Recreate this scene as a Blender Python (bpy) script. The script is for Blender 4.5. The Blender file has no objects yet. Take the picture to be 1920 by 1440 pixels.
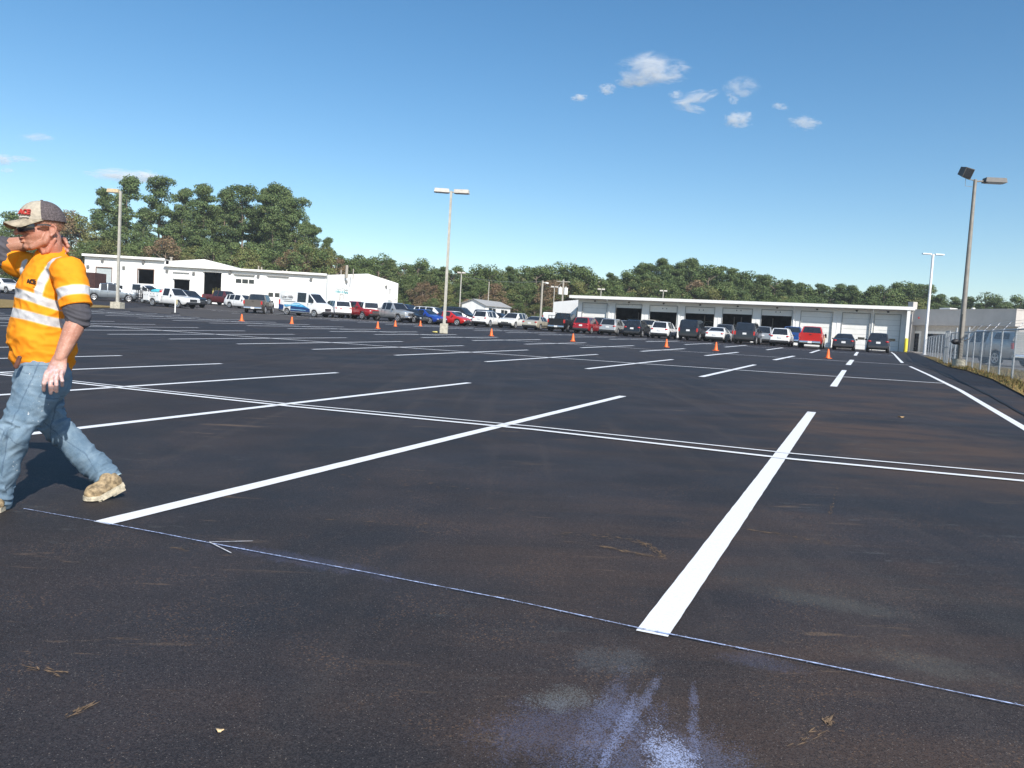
import bpy, bmesh, math, random
import numpy as np
from mathutils import Vector, Matrix, noise
rnd = random.Random(7)
C = bpy.context.scene.collection
SC = bpy.context.scene
V = Vector

# ---------------------------------------------------------------- site survey
FOC, PITCH, ROLL, EYE = 1483.14, 0.06035, 0.05858, 1.1369
ANG = 0.41777
UX, UY = math.sin(ANG), math.cos(ANG)      # stall direction (away)
VX, VY = math.cos(ANG), -math.sin(ANG)     # across the stalls (right)

def g(X, Y):
    """height of the gently rising lot"""
    X = max(-75., min(75., X)); Y = max(-6., min(112., Y))
    a, b = X/50, Y/50
    return 0.84098*a + 0.8566*b + 0.10491*a*a - 0.57069*a*b + 0.17197*b*b

def ray(x, y):
    c, s = math.cos(ROLL), math.sin(ROLL)
    dx, dy = x-960, y-720
    xr = c*dx+s*dy; yr = -s*dx+c*dy
    return V((xr/FOC, math.cos(PITCH)+(-yr/FOC)*math.sin(PITCH), (-yr/FOC)*math.cos(PITCH)-math.sin(PITCH)))

def at(x, y, Y):
    d = ray(x, y); d = d*(Y/d.y); d.z += EYE
    return d

def gnd(x, y, lift=0.0):
    d = ray(x, y); t = .5
    while t < 220:
        P = d*t
        if P.z+EYE-g(P.x, P.y) < 0: break
        t *= 1.002
    P = d*t
    return V((P.x, P.y, g(P.x, P.y)+lift))

def onlot(X, Y, lift=0.0): return V((X, Y, g(X, Y)+lift))

# ---------------------------------------------------------------- materials
MATS = {}
class NT:
    def __init__(s, m):
        m.use_nodes = True; s.t = m.node_tree; s.n = s.t.nodes; s.l = s.t.links
        s.n.clear()
    def a(s, typ, **kw):
        nd = s.n.new(typ)
        for k, v in kw.items():
            if k == 'ins':
                for kk, vv in v.items(): s.set(nd, kk, vv)
            else: setattr(nd, k, v)
        return nd
    def set(s, nd, k, v):
        i = nd.inputs[k]
        if hasattr(v, 'is_output') or isinstance(v, bpy.types.NodeSocket): s.l.new(v, i)
        else:
            try: i.default_value = v
            except Exception:
                i.default_value = (v[0], v[1], v[2], 1) if hasattr(v, '__len__') else (v, v, v, 1)
    def math(s, op, a, b=0.0, c=0.0, clamp=False):
        nd = s.n.new('ShaderNodeMath'); nd.operation = op; nd.use_clamp = clamp
        s.set(nd, 0, a); s.set(nd, 1, b)
        if len(nd.inputs) > 2: s.set(nd, 2, c)
        return nd.outputs[0]
    def mix(s, f, a, b, mode='MIX'):
        nd = s.n.new('ShaderNodeMix'); nd.data_type = 'RGBA'; nd.blend_type = mode
        s.set(nd, 0, f)
        for k, v in ((6, a), (7, b)):
            if isinstance(v, (tuple, list)): nd.inputs[k].default_value = (v[0], v[1], v[2], 1)
            else: s.l.new(v, nd.inputs[k])
        return nd.outputs[2]
    def noise(s, vec, scale, det=3, rough=.55, dist=0.0):
        nd = s.n.new('ShaderNodeTexNoise'); nd.inputs['Scale'].default_value = scale
        nd.inputs['Detail'].default_value = det; nd.inputs['Roughness'].default_value = rough
        nd.inputs['Distortion'].default_value = dist
        if vec is not None: s.l.new(vec, nd.inputs['Vector'])
        return nd.outputs['Fac']
    def step(s, v, lo, hi):
        nd = s.n.new('ShaderNodeMapRange'); nd.interpolation_type = 'SMOOTHSTEP'
        s.set(nd, 0, v); nd.inputs[1].default_value = lo; nd.inputs[2].default_value = hi
        nd.inputs[3].default_value = 0; nd.inputs[4].default_value = 1
        return nd.outputs[0]
    def vmap(s, vec, scale=(1,1,1), rot=(0,0,0), loc=(0,0,0)):
        nd = s.n.new('ShaderNodeMapping'); s.l.new(vec, nd.inputs[0])
        nd.inputs['Scale'].default_value = scale; nd.inputs['Rotation'].default_value = rot; nd.inputs['Location'].default_value = loc
        return nd.outputs[0]
    def bump(s, h, st=.3, dist=.01):
        nd = s.n.new('ShaderNodeBump'); nd.inputs['Strength'].default_value = st; nd.inputs['Distance'].default_value = dist
        s.l.new(h, nd.inputs['Height']); return nd.outputs[0]
    def out(s, col, rough=.6, metal=0., normal=None, spec=None, coat=None, **kw):
        b = s.n.new('ShaderNodeBsdfPrincipled')
        s.set(b, 'Base Color', col if not isinstance(col, (tuple, list)) else (col[0], col[1], col[2], 1))
        s.set(b, 'Roughness', rough); s.set(b, 'Metallic', metal)
        if normal is not None: s.l.new(normal, b.inputs['Normal'])
        if spec is not None: b.inputs['Specular IOR Level'].default_value = spec
        if coat is not None: b.inputs['Coat Weight'].default_value = coat; b.inputs['Coat Roughness'].default_value = .05
        for k, v in kw.items(): s.set(b, k.replace('_', ' '), v)
        o = s.n.new('ShaderNodeOutputMaterial'); s.l.new(b.outputs[0], o.inputs[0])
        return b

def newmat(name):
    m = bpy.data.materials.new(name); MATS[name] = m; return m, NT(m)

def simple(name, col, rough=.6, metal=0., nz=.12, sc=6., bump=0., coat=None, spec=None):
    if name in MATS: return MATS[name]
    m, t = newmat(name)
    tc = t.a('ShaderNodeTexCoord').outputs['Object']
    n = t.noise(tc, sc, 4, .6)
    f = t.step(n, .3, .7)
    dark = tuple(c*(1-nz) for c in col); lite = tuple(min(1, c*(1+nz)) for c in col)
    c = t.mix(f, dark, lite)
    nm = t.bump(n, bump, .02) if bump else None
    t.out(c, rough, metal, nm, spec, coat)
    return m

def paint(name, col, metal=0.0):
    return simple('paint_'+name, col, .34 if metal else .30, metal, .05, 2., 0, .55)

def mat_asphalt():
    m, t = newmat('asphalt')
    P = t.a('ShaderNodeTexCoord').outputs['Object']
    sep = t.a('ShaderNodeSeparateXYZ'); t.l.new(P, sep.inputs[0]); X, Y = sep.outputs[0], sep.outputs[1]
    big = t.noise(P, .35, 4, .6, .4)
    # paving passes run across the lot
    along = t.vmap(P, (.12, 1.3, 1), (0, 0, ANG))
    strk = t.noise(along, 1.4, 5, .65, .3)
    # dusty brown towards the right hand side of the lot
    side = t.step(t.math('ADD', t.math('MULTIPLY', X, UY), t.math('MULTIPLY', Y, -UX)), -3.2, .9)
    nearf = t.math('SUBTRACT', 1, t.step(Y, 9., 30.))
    brownm = t.math('MULTIPLY', t.step(t.math('ADD', t.math('MULTIPLY', big, .55), t.math('MULTIPLY', strk, .45)), .40, .66),
                    t.math('ADD', .22, t.math('MULTIPLY', t.math('MULTIPLY', side, nearf), 1.0)), clamp=True)
    c = t.mix(t.step(t.noise(P, 1.1, 3), .35, .65), (.0165, .0130, .0135), (.028, .0230, .0250))
    c = t.mix(brownm, c, (.074, .043, .027))
    n2 = t.noise(P, .9, 5, .65, .8)
    c = t.mix(t.math('MULTIPLY', t.step(n2, .53, .72), t.math('ADD', .15, t.math('MULTIPLY', side, .45))), c, (.042, .040, .037))
    # rusty clay scuffs: thin streaks
    sv = t.vmap(P, (1.0, 7.0, 1), (0, 0, ANG+.03))
    s1 = t.noise(sv, 1.1, 6, .72, .6)
    scuff = t.math('MULTIPLY', t.step(s1, .605, .66), t.step(t.noise(P, .8, 2), .44, .58))
    c = t.mix(t.math('MULTIPLY', scuff, t.math('MULTIPLY', nearf, .6)), c, (.17, .11, .065))
    # pale rubbed patches
    pv = t.vmap(P, (1.5, 6.0, 1), (0, 0, ANG-.5), (3, 8, 0))
    s2 = t.noise(pv, 2.6, 7, .75, .5)
    rub = t.math('MULTIPLY', t.step(s2, .57, .66), t.step(t.noise(P, .6, 1, .5, 0), .50, .62))
    c = t.mix(t.math('MULTIPLY', rub, t.math('MULTIPLY', nearf, .5)), c, (.10, .105, .10))
    # roller / tyre tracks and darker sealed patches
    tv = t.vmap(P, (3.2, .10, 1), (0, 0, ANG), (1.7, .3, 0))
    trk = t.step(t.noise(tv, 1.0, 3, .6), .52, .66)
    c = t.mix(t.math('MULTIPLY', trk, .28), c, (.066, .050, .041))
    dv = t.noise(P, .55, 4, .6, 1.2)
    c = t.mix(t.math('MULTIPLY', t.step(dv, .50, .62), .5), c, (.010, .012, .017))
    # aggregate grain: pale stone faces
    vo = t.a('ShaderNodeTexVoronoi'); vo.inputs['Scale'].default_value = 165; t.l.new(P, vo.inputs['Vector'])
    cs = t.a('ShaderNodeSeparateColor'); t.l.new(vo.outputs['Color'], cs.inputs[0])
    stone = t.math('MULTIPLY', t.math('GREATER_THAN', cs.outputs[0], .90), t.math('SUBTRACT', 1, t.step(vo.outputs['Distance'], .22, .36)))
    nr2 = t.math('SUBTRACT', 1, t.step(Y, 3.5, 11.))
    v2 = t.a('ShaderNodeTexVoronoi'); v2.inputs['Scale'].default_value = 240; t.l.new(P, v2.inputs['Vector'])
    s2c = t.a('ShaderNodeSeparateColor'); t.l.new(v2.outputs['Color'], s2c.inputs[0])
    amp = t.math('MULTIPLY', t.math('SUBTRACT', s2c.outputs[0], .5), t.math('ADD', .25, t.math('MULTIPLY', nr2, .75)))
    c = t.mix(t.math('MULTIPLY', amp, -1.3, clamp=True), c, (.005, .005, .006))
    c = t.mix(t.math('MULTIPLY', amp, .55, clamp=True), c, (.09, .084, .084))
    c = t.mix(t.math('MULTIPLY', stone, t.math('MULTIPLY', nr2, .75)), c, t.mix(cs.outputs[1], (.13, .12, .12), (.24, .20, .16)))
    # clay stain flecks
    c2 = t.math('MULTIPLY', t.math('GREATER_THAN', cs.outputs[2], .93), t.step(t.noise(P, 2.2, 3), .48, .62))
    c = t.mix(t.math('MULTIPLY', c2, t.math('MULTIPLY', nr2, .5)), c, (.17, .10, .055))
    # chalk / paint overspray : fine bluish white droplets round a few places
    vd = t.a('ShaderNodeTexVoronoi'); vd.inputs['Scale'].default_value = 310; t.l.new(P, vd.inputs['Vector'])
    vdc = t.a('ShaderNodeSeparateColor'); t.l.new(vd.outputs['Color'], vdc.inputs[0]); drop = vdc.outputs[1]
    wob = t.noise(t.vmap(P, (3.2, 1.5, 1), (0, 0, .25)), 3.4, 9, .80, .3)
    def blob(px, py, rx, ry, rot, amt, col, col0):
        q = gnd(px, py)
        vv = t.vmap(P, (1, 1, 1), (0, 0, 0), (-q.x, -q.y, 0))
        s_ = t.a('ShaderNodeSeparateXYZ'); t.l.new(vv, s_.inputs[0])
        cr, sr = math.cos(rot), math.sin(rot)
        a_ = t.math('DIVIDE', t.math('ADD', t.math('MULTIPLY', s_.outputs[0], cr), t.math('MULTIPLY', s_.outputs[1], sr)), rx)
        b_ = t.math('DIVIDE', t.math('SUBTRACT', t.math('MULTIPLY', s_.outputs[1], cr), t.math('MULTIPLY', s_.outputs[0], sr)), ry)
        r2 = t.math('ADD', t.math('MULTIPLY', a_, a_), t.math('MULTIPLY', b_, b_))
        r2 = t.math('ADD', r2, t.math('MULTIPLY', t.math('SUBTRACT', wob, .5), 3.4))
        k = t.math('SUBTRACT', 1, t.step(r2, 0., 1.))
        dd = t.math('GREATER_THAN', t.math('MULTIPLY', k, .62), drop)
        f = t.math('ADD', t.math('MULTIPLY', t.math('MULTIPLY', k, k), .22), t.math('MULTIPLY', dd, .78), clamp=True)
        return t.mix(t.math('MULTIPLY', f, amt), col0, col)
    c = blob(1262, 1440, .085, .26, .05, .75, (.50, .58, .82), c)
    c = blob(1255, 1430, .26, .34, .1, .30, (.17, .20, .33), c)
    c = blob(1080, 1370, .34, .26, .5, .30, (.12, .14, .24), c)
    c = blob(1190, 1340, .42, .028, 1.15, .35, (.24, .28, .44), c)
    c = blob(1160, 1370, .36, .020, 1.22, .30, (.24, .28, .44), c)
    c = blob(1300, 1360, .30, .022, 1.35, .30, (.24, .28, .46), c)
    c = blob(1150, 1240, .20, .14, .3, .30, (.13, .14, .145), c)
    c = blob(1060, 1310, .15, .10, .3, .5, (.16, .17, .16), c)
    c = blob(1120, 1370, .5, .07, 1.25, .2, (.20, .24, .40), c)
    c = blob(1420, 1240, .20, .08, -.35, .15, (.14, .17, .30), c)
    c = blob(560, 1050, .75, .10, -.38, .18, (.12, .14, .26), c)
    c = blob(1560, 1130, .40, .13, -.4, .28, (.13, .13, .11), c)
    c = blob(1740, 1245, .30, .13, -.4, .28, (.13, .13, .11), c)
    h = t.math('ADD', t.noise(P, 170., 3, .7), t.math('MULTIPLY', t.noise(P, 45., 2), .5))
    nm = t.bump(h, .55, .004)
    t.out(c, t.math('ADD', .62, t.math('MULTIPLY', big, .2)), 0, nm, .42)
    return m

def mat_old():
    m, t = newmat('old_asphalt')
    P = t.a('ShaderNodeTexCoord').outputs['Object']
    c = t.mix(t.step(t.noise(t.vmap(P, (.06, .6, 1), (0, 0, .1)), 1.2, 5, .6), .3, .7), (.050, .046, .046), (.088, .075, .066))
    c = t.mix(t.step(t.noise(P, .5, 5, .7), .5, .7), c, (.062, .058, .06))
    t.out(c, .85, 0, t.bump(t.noise(P, 60, 3), .3, .004), .3)
    return m

def mat_ground():
    m, t = newmat('far_ground')
    P = t.a('ShaderNodeTexCoord').outputs['Object']
    c = t.mix(t.step(t.noise(P, .25, 5, .6), .3, .7), (.17, .155, .14), (.23, .215, .20))
    c = t.mix(t.step(t.noise(P, 3., 4), .5, .75), c, (.15, .13, .10))
    t.out(c, .9, 0, None, .2)
    return m

def mat_grass():
    m, t = newmat('dry_grass')
    P = t.a('ShaderNodeTexCoord').outputs['Object']
    c = t.mix(t.step(t.noise(P, 1.6, 5, .7), .35, .65), (.30, .20, .085), (.20, .155, .06))
    c = t.mix(t.step(t.noise(P, 14, 3), .5, .7), c, (.30, .22, .10))
    t.out(c, .95, 0, t.bump(t.noise(P, 30, 3), .6, .03), .1)
    return m

def mat_line():
    m, t = newmat('line_paint')
    P = t.a('ShaderNodeTexCoord').outputs['Object']
    n = t.noise(P, 90, 3, .7)
    c = t.mix(t.step(n, .25, .6), (.74, .74, .75), (.86, .86, .85))
    c = t.mix(t.math('MULTIPLY', t.step(t.noise(P, 60, 5, .8), .66, .76), .25), c, (.45, .45, .46))
    t.out(c, .55, 0, t.bump(n, .35, .003), .4)
    return m

def mat_denim():
    m, t = newmat('denim')
    P = t.a('ShaderNodeTexCoord').outputs['Object']
    at_ = t.a('ShaderNodeAttribute', attribute_name='seam').outputs['Fac']
    w = t.noise(P, 9, 4, .6)
    c = t.mix(t.step(w, .3, .7), (.115, .180, .245), (.215, .295, .365))
    weave = t.noise(t.vmap(P, (1, 1, .25)), 420, 2)
    c = t.mix(t.step(weave, .35, .65), t.mix(.18, c, (.04, .07, .11)), c)
    c = t.mix(t.math('MULTIPLY', t.step(t.noise(P, 3.5, 4), .50, .75), .22), c, (.27, .37, .43))
    c = t.mix(t.math('MULTIPLY', t.step(at_, .2, .8), .55), c, (.055, .09, .14))
    sp = t.noise(P, 70, 3, .7)
    msk = t.step(t.noise(P, 6, 3), .50, .62)
    c = t.mix(t.math('MULTIPLY', t.step(sp, .665, .70), msk), c, (.72, .72, .70))
    t.out(c, .9, 0, t.bump(t.math('ADD', t.noise(P, 60, 4), weave), .35, .003), .15)
    return m

def mat_shirt():
    m, t = newmat('hi_vis_shirt')
    P = t.a('ShaderNodeTexCoord').outputs['Object']
    st = t.a('ShaderNodeAttribute', attribute_name='stripe').outputs['Fac']
    n = t.noise(P, 5, 4, .6)
    c = t.mix(t.step(n, .3, .7), (.85, .25, .010), (.91, .325, .016))
    c = t.mix(t.math('MULTIPLY', t.step(t.noise(P, 11, 5, .75), .60, .75), .35), c, (.55, .17, .02))
    c = t.mix(t.math('MULTIPLY', t.step(t.noise(P, 45, 3, .7), .70, .74), .6), c, (.10, .05, .03))
    edge = t.step(st, -.006, -.004)
    c = t.mix(t.math('MULTIPLY', edge, .8), c, (1.0, .50, .16))
    band = t.mix(t.step(t.noise(P, 26, 3), .3, .7), (.46, .45, .46), (.62, .61, .60))
    k = t.step(st, -.0008, .0008)
    c = t.mix(k, c, band)
    t.out(c, .8, 0, t.bump(t.noise(P, 240, 2), .25, .002), .2)
    return m

def mat_skin():
    m, t = newmat('skin')
    P = t.a('ShaderNodeTexCoord').outputs['Object']
    red = t.a('ShaderNodeAttribute', attribute_name='ruddy').outputs['Fac']
    c = t.mix(t.step(t.noise(P, 18, 4, .6), .3, .7), (.43, .205, .14), (.52, .275, .20))
    c = t.mix(t.math('MULTIPLY', red, .8), c, (.43, .145, .09))
    c = t.mix(t.math('MULTIPLY', t.step(t.noise(P, 120, 3, .7), .56, .68), .35), c, (.70, .52, .45))
    stb = t.a('ShaderNodeAttribute', attribute_name='stubble').outputs['Fac']
    c = t.mix(t.math('MULTIPLY', t.step(t.noise(P, 260, 2), .42, .60), t.math('MULTIPLY', stb, .55)), c, (.30, .15, .08))
    pnt = t.a('ShaderNodeAttribute', attribute_name='dusty').outputs['Fac']
    c = t.mix(t.math('MULTIPLY', pnt, t.math('ADD', .25, t.math('MULTIPLY', t.step(t.noise(P, 60, 3), .4, .65), .35))), c, (.66, .56, .60))
    b = t.out(c, .52, 0, t.bump(t.noise(P, 150, 4, .6), .3, .002), .4)
    b.inputs['Subsurface Weight'].default_value = .08; b.inputs['Subsurface Radius'].default_value = (.01, .004, .002)
    return m

def mat_leaf(name, c1, c2, c3):
    m, t = newmat(name)
    oi = t.a('ShaderNodeObjectInfo').outputs['Random']
    P = t.a('ShaderNodeTexCoord').outputs['Object']
    rn = t.a('ShaderNodeAttribute', attribute_name='leafrand').outputs['Fac']
    c = t.mix(rn, c1, c2)
    c = t.mix(t.step(t.noise(P, .35, 3), .45, .7), c, c3)
    c = t.mix(t.math('MULTIPLY', oi, .35), c, tuple(x*.62 for x in c1))
    b = t.out(c, .62, 0, None, .25)
    return m

# ---------------------------------------------------------------- mesh helpers
class MB:
    def __init__(s): s.v = []; s.f = []; s.m = []
    def box(s, c, size, R=None, mi=0, taper=None):
        hx, hy, hz = size[0]/2, size[1]/2, size[2]/2
        b = len(s.v); c = V(c)
        for k, (x, y, z) in enumerate([(-1,-1,-1),(1,-1,-1),(1,1,-1),(-1,1,-1),(-1,-1,1),(1,-1,1),(1,1,1),(-1,1,1)]):
            tp = taper if (taper and z > 0) else 1
            p = V((x*hx*tp, y*hy*tp, z*hz))
            if R is not None: p = R @ p
            s.v.append(c+p)
        for f in ((0,3,2,1),(4,5,6,7),(0,1,5,4),(1,2,6,5),(2,3,7,6),(3,0,4,7)):
            s.f.append([b+i for i in f]); s.m.append(mi)
    def quad(s, a, b_, c, d, mi=0):
        b = len(s.v); s.v += [V(a), V(b_), V(c), V(d)]; s.f.append([b, b+1, b+2, b+3]); s.m.append(mi)
    def rings(s, rings, cap=True, close=True, mi=0):
        b = len(s.v); n = len(rings[0])
        for r in rings: s.v += [V(p) for p in r]
        for i in range(len(rings)-1):
            for j in range(n if close else n-1):
                k = (j+1) % n
                s.f.append([b+i*n+j, b+i*n+k, b+(i+1)*n+k, b+(i+1)*n+j]); s.m.append(mi)
        if cap:
            s.f.append([b+j for j in range(n)][::-1]); s.m.append(mi)
            q = b+(len(rings)-1)*n; s.f.append([q+j for j in range(n)]); s.m.append(mi)
    def tube(s, pts, r, n=8, mi=0, cap=True):
        pts = [V(p) for p in pts]
        rs = r if hasattr(r, '__len__') else [r]*len(pts)
        rr = []; A = None
        for i, p in enumerate(pts):
            t = (pts[min(i+1, len(pts)-1)]-pts[max(i-1, 0)]).normalized()
            if A is None:
                A = t.orthogonal().normalized()
            else:
                A = (A-t*A.dot(t)).normalized()
            B = t.cross(A)
            rr.append([p+(A*math.cos(2*math.pi*k/n)+B*math.sin(2*math.pi*k/n))*rs[i] for k in range(n)])
        s.rings(rr, cap, True, mi)
    def cyl(s, c, axis, r, L, n=16, mi=0, r2=None):
        a = V(axis).normalized(); c = V(c)
        s.tube([c-a*L/2, c+a*L/2], [r, r if r2 is None else r2], n, mi)
    def lathe(s, prof, n=20, c=(0,0,0), mi=0):
        c = V(c); s.rings([[c+V((r*math.cos(2*math.pi*k/n), r*math.sin(2*math.pi*k/n), z)) for k in range(n)] for r, z in prof], True, True, mi)
    def ellip(s, c, r, ax=None, n=14, mi=0):
        c = V(c); r = r if hasattr(r, '__len__') else (r, r, r)
        ax = ax or (V((1,0,0)), V((0,1,0)), V((0,0,1)))
        rr = []
        m = max(6, n//2+1)
        for i in range(m+1):
            th = math.pi*(i+.02)/(m+.04)
            rr.append([c+ax[0]*(r[0]*math.sin(th)*math.cos(2*math.pi*k/n))+ax[1]*(r[1]*math.sin(th)*math.sin(2*math.pi*k/n))+ax[2]*(r[2]*math.cos(th)) for k in range(n)])
        s.rings(rr, True, True, mi)
    def limb(s, P, R, side=None, n=14, mi=0):
        """tapered limb with rounded ends; R entries r or (r_side, r_depth)"""
        P = [V(p) for p in P]; R = [r if hasattr(r, '__len__') else (r, r) for r in R]
        side = V(side) if side is not None else None
        T = []
        for i in range(len(P)): T.append((P[min(i+1, len(P)-1)]-P[max(i-1, 0)]).normalized())
        secs = []
        for q, sc in ((1., .3), (.72, .72), (.38, .93)):
            secs.append((P[0]-T[0]*min(R[0])*q, T[0], R[0][0]*sc, R[0][1]*sc))
        for i in range(len(P)):
            secs.append((P[i], T[i], R[i][0], R[i][1]))
        for q, sc in ((.38, .93), (.72, .72), (1., .3)):
            secs.append((P[-1]+T[-1]*min(R[-1])*q, T[-1], R[-1][0]*sc, R[-1][1]*sc))
        rr = []; A = side
        for c, t, ra, rb in secs:
            if A is None: A = t.orthogonal()
            A = (A-t*A.dot(t)).normalized(); B = t.cross(A)
            rr.append([c+A*(ra*math.cos(2*math.pi*k/n))+B*(rb*math.sin(2*math.pi*k/n)) for k in range(n)])
        s.rings(rr, True, True, mi)
    def mesh(s, name, mats, smooth=None, base=None):
        me = bpy.data.meshes.new(name)
        vs = [tuple(v) for v in s.v] if base is None else [tuple(V(v)-V(base)) for v in s.v]
        me.from_pydata(vs, [], s.f)
        for m in (mats if isinstance(mats, (list, tuple)) else [mats]): me.materials.append(m)
        if any(s.m): me.polygons.foreach_set('material_index', s.m)
        bm = bmesh.new(); bm.from_mesh(me)
        bmesh.ops.recalc_face_normals(bm, faces=bm.faces)
        if smooth is not None:
            for f in bm.faces: f.smooth = True
            for e in bm.edges:
                if len(e.link_faces) == 2 and e.calc_face_angle(0) > math.radians(smooth): e.smooth = False
        bm.to_mesh(me); bm.free(); me.update()
        return me
    def build(s, name, mats, parent=None, smooth=None, base=None):
        o = bpy.data.objects.new(name, s.mesh(name, mats, smooth, base)); C.objects.link(o)
        if parent is not None: o.parent = parent
        elif base is not None: o.location = base
        return o

def tag(o, label=None, cat=None, group=None, kind=None):
    if label: o['label'] = label
    if cat: o['category'] = cat
    if group: o['group'] = group
    if kind: o['kind'] = kind
    return o

def thing(name, loc, rz=0., label=None, cat=None, group=None):
    o = bpy.data.objects.new(name, None); C.objects.link(o)
    o.location = loc; o.rotation_euler = (0, 0, rz); o.empty_display_size = .2
    return tag(o, label, cat, group)

KIDS = {}
def copy_tree(o, parent=None):
    c = o.copy(); C.objects.link(c)
    if parent is not None: c.parent = parent
    for ch in [x for x in KIDS.get(o.name, o.children)]: copy_tree(ch, c)
    return c

def ribbon(name, A, B, mat, lift, parent=None, sub=1, nx=1, label=None):
    """sheet between two ground polylines (XY), draped on the lot"""
    mb = MB(); rows = []
    for i in range(len(A)-1):
        for k in range(sub):
            f = k/sub; rows.append((V(A[i]).lerp(V(A[i+1]), f), V(B[i]).lerp(V(B[i+1]), f)))
    rows.append((V(A[-1]), V(B[-1])))
    idx = []
    for a, b in rows:
        r = []
        for j in range(nx+1):
            p = a.lerp(b, j/nx); r.append(len(mb.v)); mb.v.append(onlot(p.x, p.y, lift))
        idx.append(r)
    for i in range(len(idx)-1):
        for j in range(nx):
            mb.f.append([idx[i][j], idx[i][j+1], idx[i+1][j+1], idx[i+1][j]]); mb.m.append(0)
    me = bpy.data.meshes.new(name); me.from_pydata([tuple(v) for v in mb.v], [], mb.f); me.materials.append(mat)
    # face up
    bm = bmesh.new(); bm.from_mesh(me)
    for f in bm.faces:
        if f.normal.z < 0: f.normal_flip()
    bm.to_mesh(me); bm.free()
    o = bpy.data.objects.new(name, me); C.objects.link(o)
    if parent is not None: o.parent = parent
    return o

def add_line(mb, p, q, w, lift, n=10, jit=0.0):
    """painted stripe draped between two ground points"""
    p, q = V((p[0], p[1])), V((q[0], q[1])); d = (q-p); L = d.length; d /= L; nn = V((-d.y, d.x))*(w/2)
    b = len(mb.v)
    n = max(2, min(n, int(L/.8)+2)) if n < 50 else n
    for i in range(n+1):
        c = p+d*(L*i/n); k = 1+jit*(rnd.random()-.5)
        for s_ in (1, -1):
            x = c+nn*s_*k; mb.v.append(onlot(x.x, x.y, lift))
    for i in range(n):
        mb.f.append([b+2*i+1, b+2*i+3, b+2*i+2, b+2*i]); mb.m.append(0)

def text_mesh(s, size, ext=.004, bold=0.):
    cu = bpy.data.curves.new('lettering', 'FONT'); cu.body = s; cu.size = size; cu.extrude = ext; cu.offset = bold
    cu.align_x = 'CENTER'; cu.align_y = 'CENTER'
    o = bpy.data.objects.new('lettering', cu); C.objects.link(o)
    dg = bpy.context.evaluated_depsgraph_get()
    me = bpy.data.meshes.new_from_object(o.evaluated_get(dg))
    bpy.data.objects.remove(o); bpy.data.curves.remove(cu)
    return me

def put_text(name, s, size, mat, parent, loc, xdir, updir, ext=.004, bold=0., label=None):
    me = text_mesh(s, size, ext, bold); me.materials.clear(); me.materials.append(mat)
    x = V(xdir).normalized(); u = V(updir).normalized(); n = x.cross(u).normalized(); u = n.cross(x)
    M = Matrix((x, u, n)).transposed().to_4x4(); M.translation = V(loc)
    me.transform(M)
    o = bpy.data.objects.new(name, me); C.objects.link(o)
    if parent is not None: o.parent = parent
    if label: o['label'] = label
    return o

# materials in use
M_ASPH, M_OLD, M_GRD, M_GRASS, M_LINE = mat_asphalt(), mat_old(), mat_ground(), mat_grass(), mat_line()
M_CHALK = simple('chalk_blue', (.36, .43, .66), .9, 0, .6, 55)
M_CHALKW = simple('chalk_white', (.55, .55, .57), .9, 0, .3, 40)
M_SEAM = simple('seam_sand', (.085, .075, .062), .95, 0, .6, 3)
M_WHITE = simple('white_wall', (.84, .83, .80), .6, 0, .04, 1.2)
M_WHITE2 = simple('white_trim', (.84, .83, .79), .5, 0, .04, 2)
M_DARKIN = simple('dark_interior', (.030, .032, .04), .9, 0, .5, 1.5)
M_ROOF = simple('metal_roof', (.42, .41, .39), .6, .2, .1, 2)
M_BEIGE = simple('beige_panel', (.50, .465, .43), .75, 0, .06, .8)
M_GREYD = simple('grey_door', (.42, .46, .46), .6, 0, .05, 3)
M_GLASS = simple('dark_glass', (.018, .022, .028), .06, 0, .2, 2, 0, None, .7)
M_BLACK = simple('black_plastic', (.022, .022, .024), .55, 0, .3, 8)
M_RUB = simple('tyre_rubber', (.025, .025, .026), .85, 0, .2, 12)
M_RIM = simple('alloy', (.62, .62, .63), .35, .7, .08, 10)
M_CHROME = simple('chrome', (.70, .70, .71), .22, .9, .05, 10)
M_RED = simple('lamp_red', (.50, .018, .018), .2, 0, .15, 8, 0, 1.)
M_LAMP = simple('lamp_clear', (.72, .73, .74), .12, .2, .1, 8, 0, 1.)
M_PLATE = simple('plate', (.78, .78, .78), .45, 0, .06, 30)
M_ORANGE = simple('cone_orange', (.90, .16, .025), .5, 0, .08, 6)
M_GALV = simple('galvanised', (.50, .51, .52), .45, .55, .12, 8)
M_POLE = simple('pole_bronze', (.27, .25, .22), .55, .15, .12, 4)
M_POLEL = simple('pole_tan', (.42, .40, .35), .6, .1, .12, 4)
M_CONC = simple('concrete', (.44, .41, .33), .9, 0, .22, 5, .4)
M_YEL = simple('bollard_yellow', (.80, .62, .04), .55, 0, .08, 6)
M_WOOD = simple('weathered_wood', (.36, .33, .28), .85, 0, .2, 8)
M_BARK = simple('bark', (.20, .155, .12), .95, 0, .35, 6, .5)
M_LINEWIRE = simple('wire', (.20, .21, .22), .6, .3, .1, 5)
M_DOORW = simple('door_panel', (.80, .79, .75), .55, 0, .03, 2)

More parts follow.
